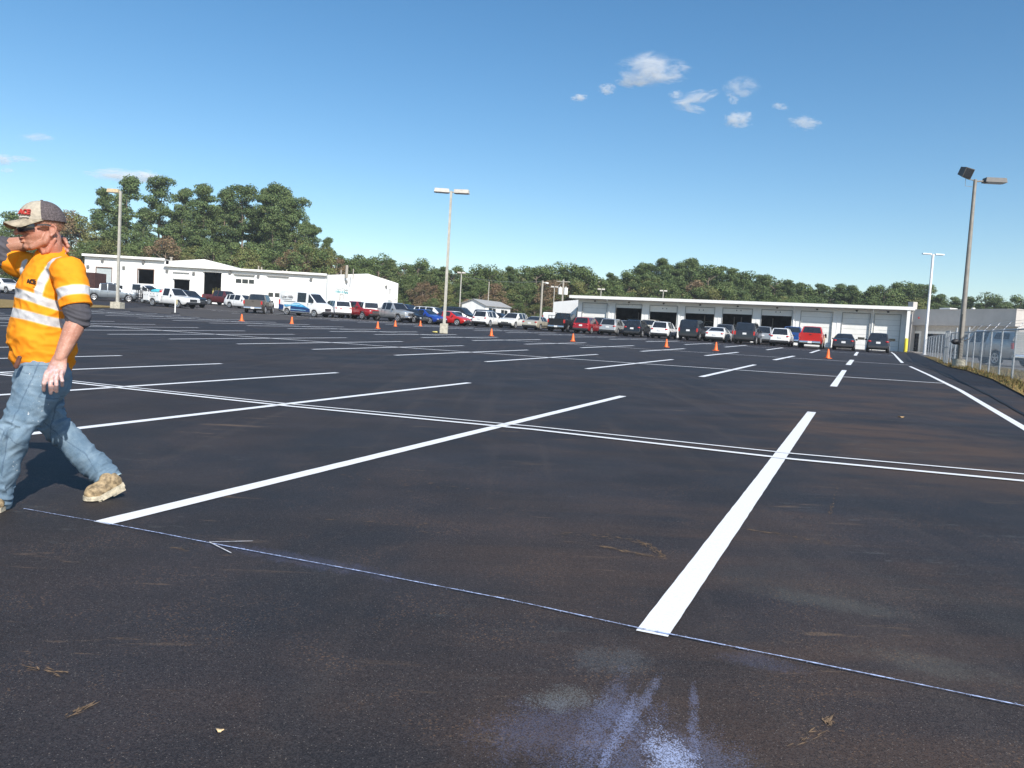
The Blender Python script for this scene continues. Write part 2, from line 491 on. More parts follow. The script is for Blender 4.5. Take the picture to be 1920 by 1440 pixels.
# ---------------------------------------------------------------- ground and markings
def build_ground():
    mb = MB(); xs = sorted(set([-420, -300, -200, -140]+list(range(-110, 111, 4))+[140, 200, 300, 420]))
    ys = sorted(set([-60, -30, -12]+list(range(-8, 116, 4))+[120, 140, 180, 240, 320, 420, 600]))
    for y in ys:
        for x in xs: mb.v.append(onlot(x, y, -.02))
    n = len(xs)
    for i in range(len(ys)-1):
        for j in range(n-1): mb.f.append([i*n+j, i*n+j+1, (i+1)*n+j+1, (i+1)*n+j]); mb.m.append(0)
    tag(mb.build('ground', M_GRD), kind='structure')
    # fresh black asphalt of the lot: right edge follows the grass / fence
    edge = [gnd(1960, 764), gnd(1920, 744), gnd(1860, 712), gnd(1810, 695), gnd(1776, 688)]
    e = [V((9.5, -8)), V((9.8, 3)), V((10.4, 9))]+[V((p.x, p.y)) for p in edge]+[V((31.0, 60.0)), V((41.5, 82.2)), V((46, 92)), V((50, 110))]
    # monotone rows
    A = []; last = -99
    for p in e:
        if p.y > last+.3: A.append(p); last = p.y
    B = [V((-130, p.y)) for p in A]
    tag(ribbon('parking_lot', A, B, M_ASPH, 0.0, sub=6, nx=70), kind='structure')
    # older greyer pavement at the back left, near the white building
    pts = [(-40, 583), (60, 582), (165, 580.5), (230, 580), (321, 590), (400, 598), (480, 601), (560, 600)]
    fr = [gnd(*p) for p in pts]; fr = [V((p.x, p.y)) for p in fr]
    bk = [V((p.x*1.3, 112)) for p in fr]
    tag(ribbon('old_pavement', fr, bk, M_OLD, .004, sub=2, nx=14), kind='structure')
    # dry grass island with the left lamp
    f1 = [gnd(-120, 579), gnd(0, 578.5), gnd(120, 578), gnd(205, 577.8), gnd(233, 577.6)]
    b1 = [gnd(-120, 557), gnd(0, 562), gnd(100, 569), gnd(190, 573.5), gnd(228, 576.6)]
    o = ribbon('grass_island', [V((p.x, p.y)) for p in f1], [V((p.x, p.y)) for p in b1], M_GRASS, .06, sub=3, nx=3)
    tag(o, kind='structure')
    # grass strip between asphalt and fence
    gi = A[2:9]
    out = [V((p.x+1.6+(.9 if p.y < 40 else 0), p.y+.2)) for p in gi]
    o = ribbon('grass_strip', gi, out, M_GRASS, .03, sub=4, nx=4); tag(o, kind='structure')
    # blades
    mb = MB(); r = random.Random(3)
    for i in range(9000):
        k = r.random()*(len(gi)-1.001); a = int(k); f = k-a
        p = gi[a].lerp(gi[a+1], f); q = out[a].lerp(out[a+1], f); w = p.lerp(q, r.random())
        if w.y < 8 or w.y > 46: continue
        h = .05+.09*r.random(); th = r.random()*6.28; d = V((math.cos(th), math.sin(th), 0))*.02
        b = onlot(w.x, w.y, .03); tip = b+V((r.uniform(-.05, .05), r.uniform(-.05, .05), h))
        n = len(mb.v); mb.v += [b-d, b+d, tip]; mb.f.append([n, n+1, n+2]); mb.m.append(0 if r.random() < .7 else 1)
    tag(mb.build('grass_blades', [M_GRASS, simple('green_grass', (.20, .18, .06), .9, 0, .3, 5)]), kind='stuff', label='dry yellowing grass tufts growing along the foot of the fence', cat='grass')
    # ---- stall markings (surveyed)
    mb = MB(); W = 2.92
    st = {'n1': 0, 'c1': 4.9, 'f1': 9.80, 'n2': 16.475, 'f2': 26.262, 'n3': 32.75, 'f3': 41.987, 'n4': 55.98, 'f4': 67.37}
    O = V((.57469, 2.88088))
    u2, v2 = V((UX, UY)), V((VX, VY))
    def gp(i, s_): return O-v2*(i*W)+u2*st[s_]
    meas = {
     'n1': {0:(1222,1190),1:(190,982)},
     'f1': {0:(1522,773),1:(1168,743),2:(880,718),3:(632,699),4:(415,682),5:(227,667)},
     'n2': {0:(1565,725),1:(1312,706),2:(1098,691),3:(911,678),4:(742,666),5:(587,655),6:(445,645),7:(317,636)},
     'f2': {0:(1584,694),1:(1415,684),2:(1260,674),3:(1120,664),4:(990,656),5:(870,648),6:(755,640),7:(650,633)},
     'n3': {0:(1590,685),1:(1451,675),2:(1322,666.6),3:(1201,658),4:(1089,651.6),5:(985,645),6:(887,638)},
     'f3': {0:(1597.6,676),1:(1490,668),2:(1385,660.7),3:(1285,653),4:(1187.6,647.5),5:(1097,642.5),6:(1013,636)},
     'n4': {0:(1602,669),1:(1520,664),2:(1438,657.5),3:(1360,652),4:(1283.6,647)},
     'f4': {0:(1607.6,660),1:(1537,656.6),2:(1467.6,652.5),3:(1399.6,647),4:(1335,644)}}
    def P(i, s_):
        if i in meas.get(s_, {}):
            q = gnd(*meas[s_][i]); q = V((q.x, q.y)); m = gp(i, s_)
            return q if s_ in ('n1', 'f1') else m.lerp(q, .5)
        return gp(i, s_)
    for i in range(0, 13):
        for a, b in (('n1', 'f1'), ('n2', 'f2'), ('n3', 'f3'), ('n4', 'f4')):
            if a == 'n4' and i > 17: continue
            add_line(mb, P(i, a), P(i, b), .122 if a == 'n1' else (.15 if a == 'n2' else .20), .004, 90 if (a == 'n1' and i < 3) else 14, .05 if a == 'n1' else .03)
    for i in range(13, 22):
        for a, b in (('n2', 'f2'), ('n3', 'f3'), ('n4', 'f4')): add_line(mb, P(i, a), P(i, b), .20, .004)
    # long cross lines
    def poly(pts, w, lift):
        q = [gnd(*p) for p in pts]
        for a, b in zip(q[:-1], q[1:]):
            d = (b-a).normalized()*.02
            add_line(mb, a-d, b+d, w, lift, 8)
    poly([(2060, 920), (1920, 903.5), (1490, 862.5), (1000, 806.5), (535, 762), (225, 728.5), (0, 703), (-300, 668)], .085, .008)
    poly([(2060, 903), (1920, 890.5), (1490, 852), (1000, 800.5), (535, 757.6), (225, 725.0), (0, 700), (-300, 664)], .05, .008)
    for k, c in enumerate((21.37, 37.37, 61.6)):
        x0, x1 = (-1.95, 20.5) if k == 0 else (-1.9, 24)
        if k == 2: x0 = -1.6
        e_ = gnd(*((1768, 718.5), (1711, 689.5), (1690, 676.5))[k]); x0 = -((e_.x-O.x)*VX+(e_.y-O.y)*VY)/W
        a = O-v2*(x0*W)+u2*c; b = O-v2*(x1*W)+u2*c
        add_line(mb, a, b, .15, .008, 40)
    tag(mb.build('stall_markings', M_LINE), kind='structure')
    # right edge line with its little kink
    mb = MB()
    e = [(1990, 848), (1926, 806.5), (1860, 767.5), (1800, 732), (1740, 702.5), (1706, 687)]
    q = [gnd(*p) for p in e]
    for a, b in zip(q[:-1], q[1:]): add_line(mb, a, b, .115, .004, 6)
    e = [(1692, 680.5), (1682, 670), (1676, 663.5), (1671, 660.5)]
    q = [gnd(*p) for p in e]
    for a, b in zip(q[:-1], q[1:]): add_line(mb, a, b, .14, .004, 6)
    tag(mb.build('edge_line', M_LINE), kind='structure')
    # snapped chalk line
    mb = MB()
    e = [(45, 957), (120, 970), (195, 983), (300, 1003), (400, 1023), (550, 1051), (700, 1079), (960, 1130), (1193, 1181), (1500, 1243), (1700, 1284), (1925, 1331)]
    q = [gnd(*p) for p in e]
    for k, (a, b) in enumerate(zip(q[:-1], q[1:])):
        m_ = max(4, int((b-a).length/.035)); off = V((0, 0, 0))
        for i in range(m_):
            if rnd.random() < .0: continue
            add_line(mb, a.lerp(b, i/m_), a.lerp(b, (i+1.02)/m_), (.0045 if k < 2 else .0075)*rnd.uniform(.45, 1.25), .0095, 2, .3)
        for i in range(int(m_*1.5)):
            c_ = a.lerp(b, rnd.random()); dx = rnd.gauss(0, .008); sz = rnd.uniform(.0008, .0022)
            add_line(mb, (c_.x-sz, c_.y+dx), (c_.x+sz, c_.y+dx), sz*1.6, .0095, 2, 0)
    tag(mb.build('chalk_line', M_CHALK), kind='structure')
    mb = MB()
    for a, b in (((392, 1021), (474, 1019)), ((392, 1021), (433, 1041))):
        add_line(mb, gnd(*a), gnd(*b), .006, .012, 5, .4)
    tag(mb.build('chalk_arrow', M_CHALKW), kind='structure')
    # paving joints and tar seams
    mb = MB()
    def seam(pts, w):
        q = [gnd(*p) for p in pts]
        for a, b in zip(q[:-1], q[1:]): add_line(mb, a, b, w, .004, 10, .9)
    seam([(1000, 730), (1150, 740), (1330, 754), (1520, 775), (1680, 790), (1810, 802)], .018)
    seam([(560, 664), (800, 690), (980, 706), (1200, 724), (1300, 738)], .02)
    tag(mb.build('paving_joint', M_SEAM), kind='structure')
    mb = MB()
    for pts, w in (([(1990, 815), (1925, 781), (1860, 744), (1815, 722), (1775, 706), (1760, 698), (1750, 694), (1725, 687), (1700, 675)], .07), ([(1925, 806), (1880, 784), (1858, 753)], .0), ([(1698, 670), (1704, 677), (1722, 678), (1745, 680)], .10)):
        if w:
            q = [gnd(*p) for p in pts]
            for a, b in zip(q[:-1], q[1:]): add_line(mb, a, b, w, .012, 6, .6)
    tag(mb.build('tar_seam', simple('tar', (.006, .006, .007), .7, 0, .3, 8)), kind='structure')
    # clay scuff marks on the asphalt
    mb = MB(); rr = random.Random(21)
    def scuff(pts, w, n):
        q = [gnd(*p) for p in pts]
        L = len(q)-1
        for i in range(n):
            k = rr.random()*L; a = int(min(L-1, k)); f = k-a
            c = q[a].lerp(q[a+1], f); d = (q[a+1]-q[a]).normalized()
            nn = V((-d.y, d.x, 0)); c = c+nn*rr.gauss(0, w)
            l = rr.uniform(.008, .04); hw = rr.uniform(.001, .0035)
            th = rr.gauss(0, .25); dd = V((d.x*math.cos(th)-d.y*math.sin(th), d.x*math.sin(th)+d.y*math.cos(th), 0)); n2 = V((-dd.y, dd.x, 0))
            vs = [c-dd*l, c+n2*hw*rr.uniform(.5, 1.5), c+dd*l*rr.uniform(.5, 1), c-n2*hw]
            b = len(mb.v); mb.v += [onlot(x.x, x.y, .003+.0004*(i % 3)) for x in vs]; mb.f.append([b, b+1, b+2, b+3]); mb.m.append(0)
    scuff([(1125, 1025), (1180, 1036), (1248, 1048)], .010, 70)
    scuff([(1190, 1015), (1215, 1022), (1246, 1046)], .012, 60)
    scuff([(1030, 1000), (1120, 1005), (1185, 1012)], .03, 30)
    scuff([(1395, 993), (1460, 1003), (1560, 1020)], .012, 45)
    scuff([(130, 1345), (150, 1332), (172, 1323)], .006, 18)
    scuff([(60, 1250), (100, 1262), (130, 1265)], .01, 14)
    scuff([(600, 975), (760, 985), (860, 995)], .06, 16)
    scuff([(1556, 965), (1563, 940), (1572, 906)], .006, 26)
    scuff([(320, 1028), (360, 1034)], .008, 10)
    scuff([(1545, 1350), (1552, 1360)], .006, 10)
    scuff([(1480, 1400), (1520, 1380), (1560, 1345)], .012, 16)
    scuff([(640, 890), (760, 905), (900, 915)], .10, 22)
    tag(mb.build('clay_scuffs', simple('clay_dust', (.17, .11, .062), .95, 0, .5, 30)), kind='stuff', label='thin orange clay scuff marks on the black asphalt', cat='scuff marks')
    # few leaf and paper scraps
    for px, py, sz, col, lab in ((412, 1378, .010, (.75, .55, .30), 'tiny tan scrap lying on dark asphalt in the foreground'), (1690, 783, .045, (.42, .27, .12), 'small brown leaf lying alone on the asphalt near the right edge')):
        q = gnd(px, py, .006); m2 = MB()
        m2.rings([[q+V((math.cos(a)*sz*(1+.3*math.sin(3*a)), math.sin(a)*sz*.6, z+.2*sz*math.cos(2*a))) for a in [i*.6283 for i in range(10)]] for z in (.004, .007)])
        o = m2.build('leaf_scrap', simple('scrap%d' % px, col, .8), base=q); tag(o, lab, 'leaf')
build_ground()

# ---------------------------------------------------------------- vehicles
def vehicle_parts(kind, col_mat, opt):
    """returns list of (name, mesh, [(subname, mesh)..], label) in local coords, x forward, origin on the ground under the centre"""
    S = dict(opt)
    L, W, H = S['L'], S['W'], S['H']; hw = W/2; R = S.get('R', .35); zs = S.get('zs', .30)
    belt = S['belt']; top = S['top']; wr = S.get('wr', .74)
    xr, xf = S['xr'], S['xf']
    bed = S.get('bed'); ws, rw = S['ws'], S.get('rw')
    sides = S['sides']
    xs = set(x for x, z in top)
    for a, b in sides: xs |= {a, b}
    for a in (ws, rw):
        if a: xs |= {a[0], a[1]}
    RA = R*1.16
    for xc in (xr, xf):
        for k in range(9): xs.add(round(xc+RA*math.cos(math.pi*k/8), 4))
    if bed: xs |= {bed[0], bed[1], bed[1]+.005}
    xs = sorted(x for x in xs if -L/2-1e-6 <= x <= L/2+1e-6)
    ys = [xs[0]]
    for x in xs[1:]:
        if x-ys[-1] > .004: ys.append(x)
    xs = ys
    def zt(x):
        for (x0, z0), (x1, z1) in zip(top[:-1], top[1:]):
            if x0 <= x <= x1: return z0+(z1-z0)*((x-x0)/(x1-x0) if x1 > x0 else 0)
        return top[-1][1]
    def pw(x):
        e = max(0, (abs(x)-(L/2-.7))/.7)
        return hw*(1-.11*e**2.2)
    rings = []
    for x in xs:
        w = pw(x); t = zt(x); zb = min(belt+.03*x/L*2*-1, t-.035)
        sill = zs+(.10 if abs(x) > L/2-.35 else 0)
        arch = 0
        for xc in (xr, xf):
            d = abs(x-xc)
            if d < RA-1e-3: arch = max(arch, R+math.sqrt(max(0, RA*RA-d*d)))
        a1 = max(sill, arch)
        k = max(0, min(1, (t-zb-.06)/max(.1, H-belt-.06)))
        wt = w*.945*(1-k)+hw*wr*k
        isbed = bed and bed[0]-1e-3 <= x <= bed[1]+1e-3
        z2 = max(sill+.13, a1+.012); z3 = max((sill+zb)/2+.05, a1+.024); z3 = min(z3, zb-.01)
        z2 = min(z2, z3-.004)
        if isbed:
            half = [(w*.90, a1), (w*.985, z2), (w, z3), (w*.985, zb), (w*.95, t), (w*.86, t-.55), ]
            mid = (0, t-.55)
        else:
            half = [(w*.90, a1), (w*.985, z2), (w, z3), (w*.965, zb), (wt, t-.03*k-.008), (wt*.86, t+.006*k)]
            mid = (0, t+.018)
        ring = [V((x, 0, a1))]+[V((x, y, z)) for y, z in half]+[V((x, mid[0], mid[1]))]+[V((x, -y, z)) for y, z in half[::-1]]
        rings.append(ring)
    n = len(rings[0]); body = MB(); glass = {'windshield': MB(), 'rear_window': MB()}
    def inr(x0, x1, r): return r and x0 >= r[0]-2e-3 and x1 <= r[1]+2e-3
    for i in range(len(xs)-1):
        for j in range(n):
            k = (j+1) % n
            q = [rings[i][j], rings[i][k], rings[i+1][k], rings[i+1][j]]
            dst = body
            if j in (6, 7):
                if inr(xs[i], xs[i+1], ws): dst = glass['windshield']
                if inr(xs[i], xs[i+1], rw): dst = glass['rear_window']
            if j in (4, 9):
                for si_, s_ in enumerate(sides):
                    if inr(xs[i], xs[i+1], s_): dst = glass.setdefault('side_window|%d%d' % (si_, j), MB())
            b = len(dst.v); dst.v += [V(p) for p in q]; dst.f.append([b, b+1, b+2, b+3]); dst.m.append(0)
    for ring in (rings[0], rings[-1]):
        b = len(body.v); body.v += [V(p) for p in ring]; body.f.append(list(range(b, b+n))); body.m.append(0)
    def merged(mb, name, mat, sm=38):
        me = bpy.data.meshes.new(name); me.from_pydata([tuple(v) for v in mb.v], [], mb.f)
        for m_ in (mat if isinstance(mat, list) else [mat]): me.materials.append(m_)
        bm = bmesh.new(); bm.from_mesh(me); bmesh.ops.remove_doubles(bm, verts=bm.verts, dist=.0015)
        bmesh.ops.recalc_face_normals(bm, faces=bm.faces)
        for f in bm.faces: f.smooth = True
        for e in bm.edges:
            if len(e.link_faces) == 2 and e.calc_face_angle(0) > math.radians(sm): e.smooth = False
        bm.to_mesh(me); bm.free(); return me
    parts = [('body', merged(body, 'body', col_mat), [], None)]
    for gn, mb in glass.items():
        gn = gn.split('|')[0]
        if mb.f: parts.append((gn, merged(mb, gn, M_GLASS, 25), [], None))
    # wheels
    rim_m = S.get('rim', M_RIM)
    for xc in (xr, xf):
        for s_ in (1, -1):
            y = s_*(hw-.115)
            t_ = MB(); prof = [(R*.66, -.11), (R*.94, -.11), (R, -.075), (R, .075), (R*.94, .11), (R*.66, .11)]
            t_.rings([[V((xc+r*math.cos(a), y+o_, R+r*math.sin(a))) for a in [2*math.pi*q/20 for q in range(20)]] for r, o_ in prof])
            r_ = MB()
            r_.cyl((xc, y+s_*.085, R), (0, 1, 0), R*.67, .02, 20, 1)
            for q in range(5):
                a = 2*math.pi*q/5+.3
                r_.box((xc+R*.34*math.cos(a), y+s_*.104, R+R*.34*math.sin(a)), (R*.66, .022, R*.17), Matrix.Rotation(-a, 3, 'Y'))
            r_.tube([V((xc+R*.62*math.cos(2*math.pi*q/16), y+s_*.104, R+R*.62*math.sin(2*math.pi*q/16))) for q in range(17)], .03, 5)
            r_.cyl((xc, y+s_*.108, R), (0, 1, 0), R*.15, .03, 10)
            parts.append(('wheel', t_.mesh('wheel', M_RUB, 40), [('rim', r_.mesh('rim', [rim_m, M_BLACK], 40))], None))
    # lower cladding / undertray
    u_ = MB()
    u_.box(((xr+xf)/2, 0, zs-.02), (xf-xr-2*RA-.02, W*.84, .12))
    u_.box((-L/2+.30, 0, zs+.04), (.36, W*.70, .12)); u_.box((L/2-.30, 0, zs+.04), (.36, W*.70, .12))
    u_.cyl((xr, 0, R), (0, 1, 0), .07, W*.75, 10)
    parts.append(('underbody', u_.mesh('underbody', M_BLACK), [], None))
    zr0 = S.get('rearz', belt-.06); xrr = -L/2
    bm_ = S.get('bumper', M_BLACK)
    b_ = MB()
    yb = W*.86
    b_.rings([[V((xrr-.035+dx, y, z)) for (dx, z) in ((.12, zs+.04), (.0, zs+.08), (-.01, zs+.22), (.03, zs+.26), (.16, zs+.26))] for y in (-yb/2, -yb*.4, yb*.4, yb/2)])
    parts.append(('rear_bumper', b_.mesh('rear_bumper', bm_, 50), [], None))
    b_ = MB()
    b_.rings([[V((L/2+.03-dx, y*(1 if True else 1), z)) for (dx, z) in ((.14, zs+.02), (.0, zs+.08), (-.01, zs+.2), (.03, zs+.26), (.16, zs+.26))] for y in (-yb/2, -yb*.4, yb*.4, yb/2)])
    gz = zt(L/2-.03)-.06
    parts.append(('front_bumper', b_.mesh('front_bumper', S.get('fbumper', bm_), 50), [], None))
    b_ = MB(); b_.box((L/2-.005, 0, (zs+.27+gz)/2+.03), (.05, W*.46, max(.10, gz-zs-.27)))
    for q in range(3): b_.box((L/2+.024, 0, zs+.31+q*max(.05, (gz-zs-.30)/3)), (.012, W*.44, .018), mi=1)
    parts.append(('grille', b_.mesh('grille', [M_BLACK, M_CHROME]), [], None))
    for s_ in (1, -1):
        b_ = MB(); b_.ellip((L/2-.10, s_*W*.355, gz+.0), (.13, .17, .075), n=10)
        parts.append(('headlight', b_.mesh('headlight', M_LAMP, 60), [], None))
        tl = S.get('tail', 'h'); b_ = MB(); zl = S.get('tailz', belt-.08)
        # rear surface x at tail lamp height
        xq = xrr
        for (x0, z0), (x1, z1) in zip(top[:-1], top[1:]):
            if min(z0, z1) <= zl <= max(z0, z1) and x0 < 0: xq = x0+(x1-x0)*(zl-z0)/(z1-z0 if z1 != z0 else 1); break
        if tl == 'h': b_.ellip((xq+.07, s_*W*.375, zl), (.15, .165, .085), n=10)
        else: b_.box((xq+.06, s_*(W*.43), zl-.02), (.16, .15, S.get('tailh', .34)))
        parts.append(('tail_light', b_.mesh('tail_light', M_RED, 60), [], None))
        xm = ws[0]+(ws[1]-ws[0])*.55 if ws else .8
        b_ = MB(); b_.ellip((xm+.02, s_*(hw+.07), belt+.06), (.06, .10, .075 if kind != 'pickup' else .11), n=10)
        b_.box((xm+.02, s_*(hw-.03), belt+.02), (.05, .16, .03))
        parts.append(('wing_mirror', b_.mesh('wing_mirror', col_mat if S.get('mirp') else M_BLACK, 60), [], None))
        for (a, c_) in sides[:2]:
            b_ = MB(); b_.box(((a+c_)/2-.25, s_*(hw-.005), belt-.09), (.17, .035, .03))
            parts.append(('door_handle', b_.mesh('door_handle', M_CHROME if S.get('chromeh') else col_mat), [], None))
        # door shut lines
        b_ = MB()
        for (a, c_) in sides[:3]:
            if a > xr+RA: b_ = MB(); b_.box((a-.04, s_*(hw-.012), (zs+belt)/2+.06), (.012, .03, belt-zs-.22)); parts.append(('door_seam', b_.mesh('door_seam', M_BLACK), [], None))
    b_ = MB(); pz = S.get('platez', .92)
    xq = xrr
    for (x0, z0), (x1, z1) in zip(top[:-1], top[1:]):
        if min(z0, z1) <= pz <= max(z0, z1) and x0 < 0: xq = x0+(x1-x0)*(pz-z0)/(z1-z0 if z1 != z0 else 1); break
    if pz < zs+.3: xq = xrr-.05
    b_.box((xq-.03, 0, pz), (.03, .34, .17))
    parts.append(('number_plate', b_.mesh('number_plate', M_PLATE), [], None))
    if S.get('rails'):
        for s_ in (1, -1):
            b_ = MB(); b_.tube([(-L*.30, s_*hw*wr*.9, H-.02), (-L*.26, s_*hw*wr*.9, H+.05), (L*.02, s_*hw*wr*.9, H+.05), (L*.07, s_*hw*wr*.9, H-.02)], .018, 6)
            parts.append(('roof_rail', b_.mesh('roof_rail', M_BLACK), [], None))
    if bed:
        b_ = MB(); b_.rings([[V((x, y, z)) for x, z in ((bed[0]-.005, zs+.26), (bed[0]+.06, zs+.26), (bed[0]+.06, zt(bed[0]+.1)+.015), (bed[0]-.03, zt(bed[0]+.1)+.015), (bed[0]-.012, zs+.6))] for y in (-W*.395, W*.395)])
        parts.append(('tailgate', b_.mesh('tailgate', col_mat, 30), [('handle', (lambda m_: (m_.box((bed[0]-.035, 0, zt(bed[0]+.1)-.13), (.02, .20, .06)), m_)[1])(MB()).mesh('handle', M_BLACK))], None))
    return parts

def suv(L=4.6, W=1.86, H=1.68, **k):
    h = L/2
    d = dict(L=L, W=W, H=H, belt=H*.605, R=.355, zs=.30, xr=-L*.29, xf=L*.30,
             top=[(-h, .60), (-h+.03, H*.42), (-h+.06, H*.585), (-h+.12, H*.63), (-h+.42, H-.07), (-h+.62, H-.01), (-.15, H), (.28, H-.05), (1.02, H*.66), (1.2, H*.64), (h-.35, H*.545), (h-.08, H*.47), (h, H*.38)],
             ws=(.28, 1.02), rw=(-h+.12, -h+.42), sides=[(-.62, .22), (-1.42, -.70), (-h+.50, -1.5)], rearz=.9, tailz=H*.56, platez=H*.50, wr=.70)
    d.update(k); return d
def bigsuv(L=5.3, W=2.0, H=1.96, **k):
    h = L/2
    d = dict(L=L, W=W, H=H, belt=1.18, R=.40, zs=.36, xr=-L*.29, xf=L*.31,
             top=[(-h, .70), (-h+.03, .95), (-h+.05, 1.16), (-h+.08, 1.24), (-h+.26, H-.07), (-h+.42, H), (0, H), (.45, H-.05), (1.1, 1.26), (1.25, 1.22), (h-.4, 1.12), (h-.08, 1.02), (h, .8)],
             ws=(.45, 1.1), rw=(-h+.08, -h+.26), sides=[(-.55, .38), (-1.5, -.63), (-h+.36, -1.58)], tailz=1.05, platez=.98, wr=.78, tail='v', rails=1)
    d.update(k); return d
def sedan(L=4.85, W=1.85, H=1.45, **k):
    h = L/2
    d = dict(L=L, W=W, H=H, belt=.93, R=.335, zs=.26, xr=-L*.285, xf=L*.30,
             top=[(-h, .55), (-h+.03, .74), (-h+.07, .94), (-h+.22, 1.0), (-h+.75, 1.03), (-h+.82, 1.05), (-h+1.5, H-.05), (-h+1.72, H), (.1, H), (.32, H-.05), (1.12, .98), (1.3, .95), (h-.35, .82), (h-.08, .70), (h, .58)],
             ws=(.32, 1.12), rw=(-h+.82, -h+1.5), sides=[(-.45, .40), (-1.05, -.53)], tailz=.84, platez=.72, wr=.66)
    d.update(k); return d
def pickup(L=5.85, W=2.03, H=1.95, **k):
    h = L/2; bl = k.pop('bl', 1.75)
    xb = -h+bl
    d = dict(L=L, W=W, H=H, belt=1.22, R=.405, zs=.42, xr=-L*.285, xf=L*.315,
             top=[(-h, 1.36), (xb, 1.36), (xb+.005, 1.36), (xb+.02, 1.30), (xb+.14, H-.06), (xb+.30, H), (.45, H), (.62, H-.05), (1.25, 1.28), (1.42, 1.24), (h-.4, 1.16), (h-.06, 1.08), (h, .95)],
             ws=(.62, 1.25), rw=(xb+.02, xb+.14), sides=[(-.28, .55), (xb+.24, -.36)], bed=(-h, xb), tail='v', tailz=1.13, platez=.56, wr=.74, bumper=M_CHROME)
    d.update(k); return d
def van(L=5.6, W=2.06, H=2.5, **k):
    h = L/2
    d = dict(L=L, W=W, H=H, belt=1.42, R=.36, zs=.34, xr=-L*.30, xf=L*.325,
             top=[(-h, .75), (-h+.02, 1.2), (-h+.05, H-.12), (-h+.16, H), (.75, H-.02), (1.10, H-.14), (1.98, 1.46), (2.1, 1.40), (h-.18, 1.18), (h-.04, 1.0), (h, .8)],
             ws=(1.10, 1.98), rw=None, sides=[(1.02, 1.70), (-.38, .72)], tail='v', tailz=1.35, tailh=.5, platez=.8, wr=.88, mirp=0)
    d.update(k); return d

PAINTS = {'white': (.80, .80, .79), 'pearl': (.78, .77, .72), 'cream': (.62, .56, .44), 'silver': (.50, .50, .49), 'silverm': (.40, .41, .41), 'grey': (.125, .13, .14),
          'darkgrey': (.035, .037, .043), 'black': (.012, .013, .016), 'navy': (.012, .02, .05), 'red': (.30, .010, .014), 'brightred': (.50, .014, .012), 'maroon': (.10, .02, .022),
          'blue': (.015, .07, .26), 'royal': (.012, .05, .30), 'brown': (.16, .145, .13), 'tan': (.52, .49, .42), 'bluegrey': (.22, .25, .28)}
METAL = {'silver', 'silverm', 'grey', 'darkgrey', 'brown', 'cream', 'bluegrey'}
def pm(c): return paint(c, PAINTS[c], .45 if c in METAL else 0)

UP = V((0, 0, 1))
HEAD = {'u': math.atan2(UY, UX), '-u': math.atan2(-UY, -UX), 'v': math.atan2(VY, VX), '-v': math.atan2(-VY, -VX)}
def place_vehicle(kind, spec, color, px, D, head, label, cat, name, anchor='rear', group=None, ypx=None):
    ang = HEAD[head] if isinstance(head, str) else math.radians(head)
    hor = 630.5+.0587*(px-960)
    p = at(px, hor-8 if ypx is None else ypx, D)
    d = V((math.cos(ang), math.sin(ang), 0)); L = spec['L']
    c = V((p.x, p.y, 0))
    if anchor == 'rear': c += d*L/2
    if anchor == 'front': c -= d*L/2
    c.z = g(c.x, c.y)
    root = thing(name, c, ang, label, cat, group)
    # follow the slope of the lot
    zf = g(c.x+d.x*1.5, c.y+d.y*1.5); zr = g(c.x-d.x*1.5, c.y-d.y*1.5)
    sd = V((-d.y, d.x)); zl = g(c.x+sd.x*.8, c.y+sd.y*.8); zq = g(c.x-sd.x*.8, c.y-sd.y*.8)
    root.rotation_euler = (math.atan2(zl-zq, 1.6), -math.atan2(zf-zr, 3.0), ang)
    for nm, me, subs, lb in vehicle_parts(kind, pm(color), spec):
        o = bpy.data.objects.new(nm, me); C.objects.link(o); o.parent = root
        if lb: o['label'] = lb
        for sn, sm in subs:
            q = bpy.data.objects.new(sn, sm); C.objects.link(q); q.parent = o
    return root

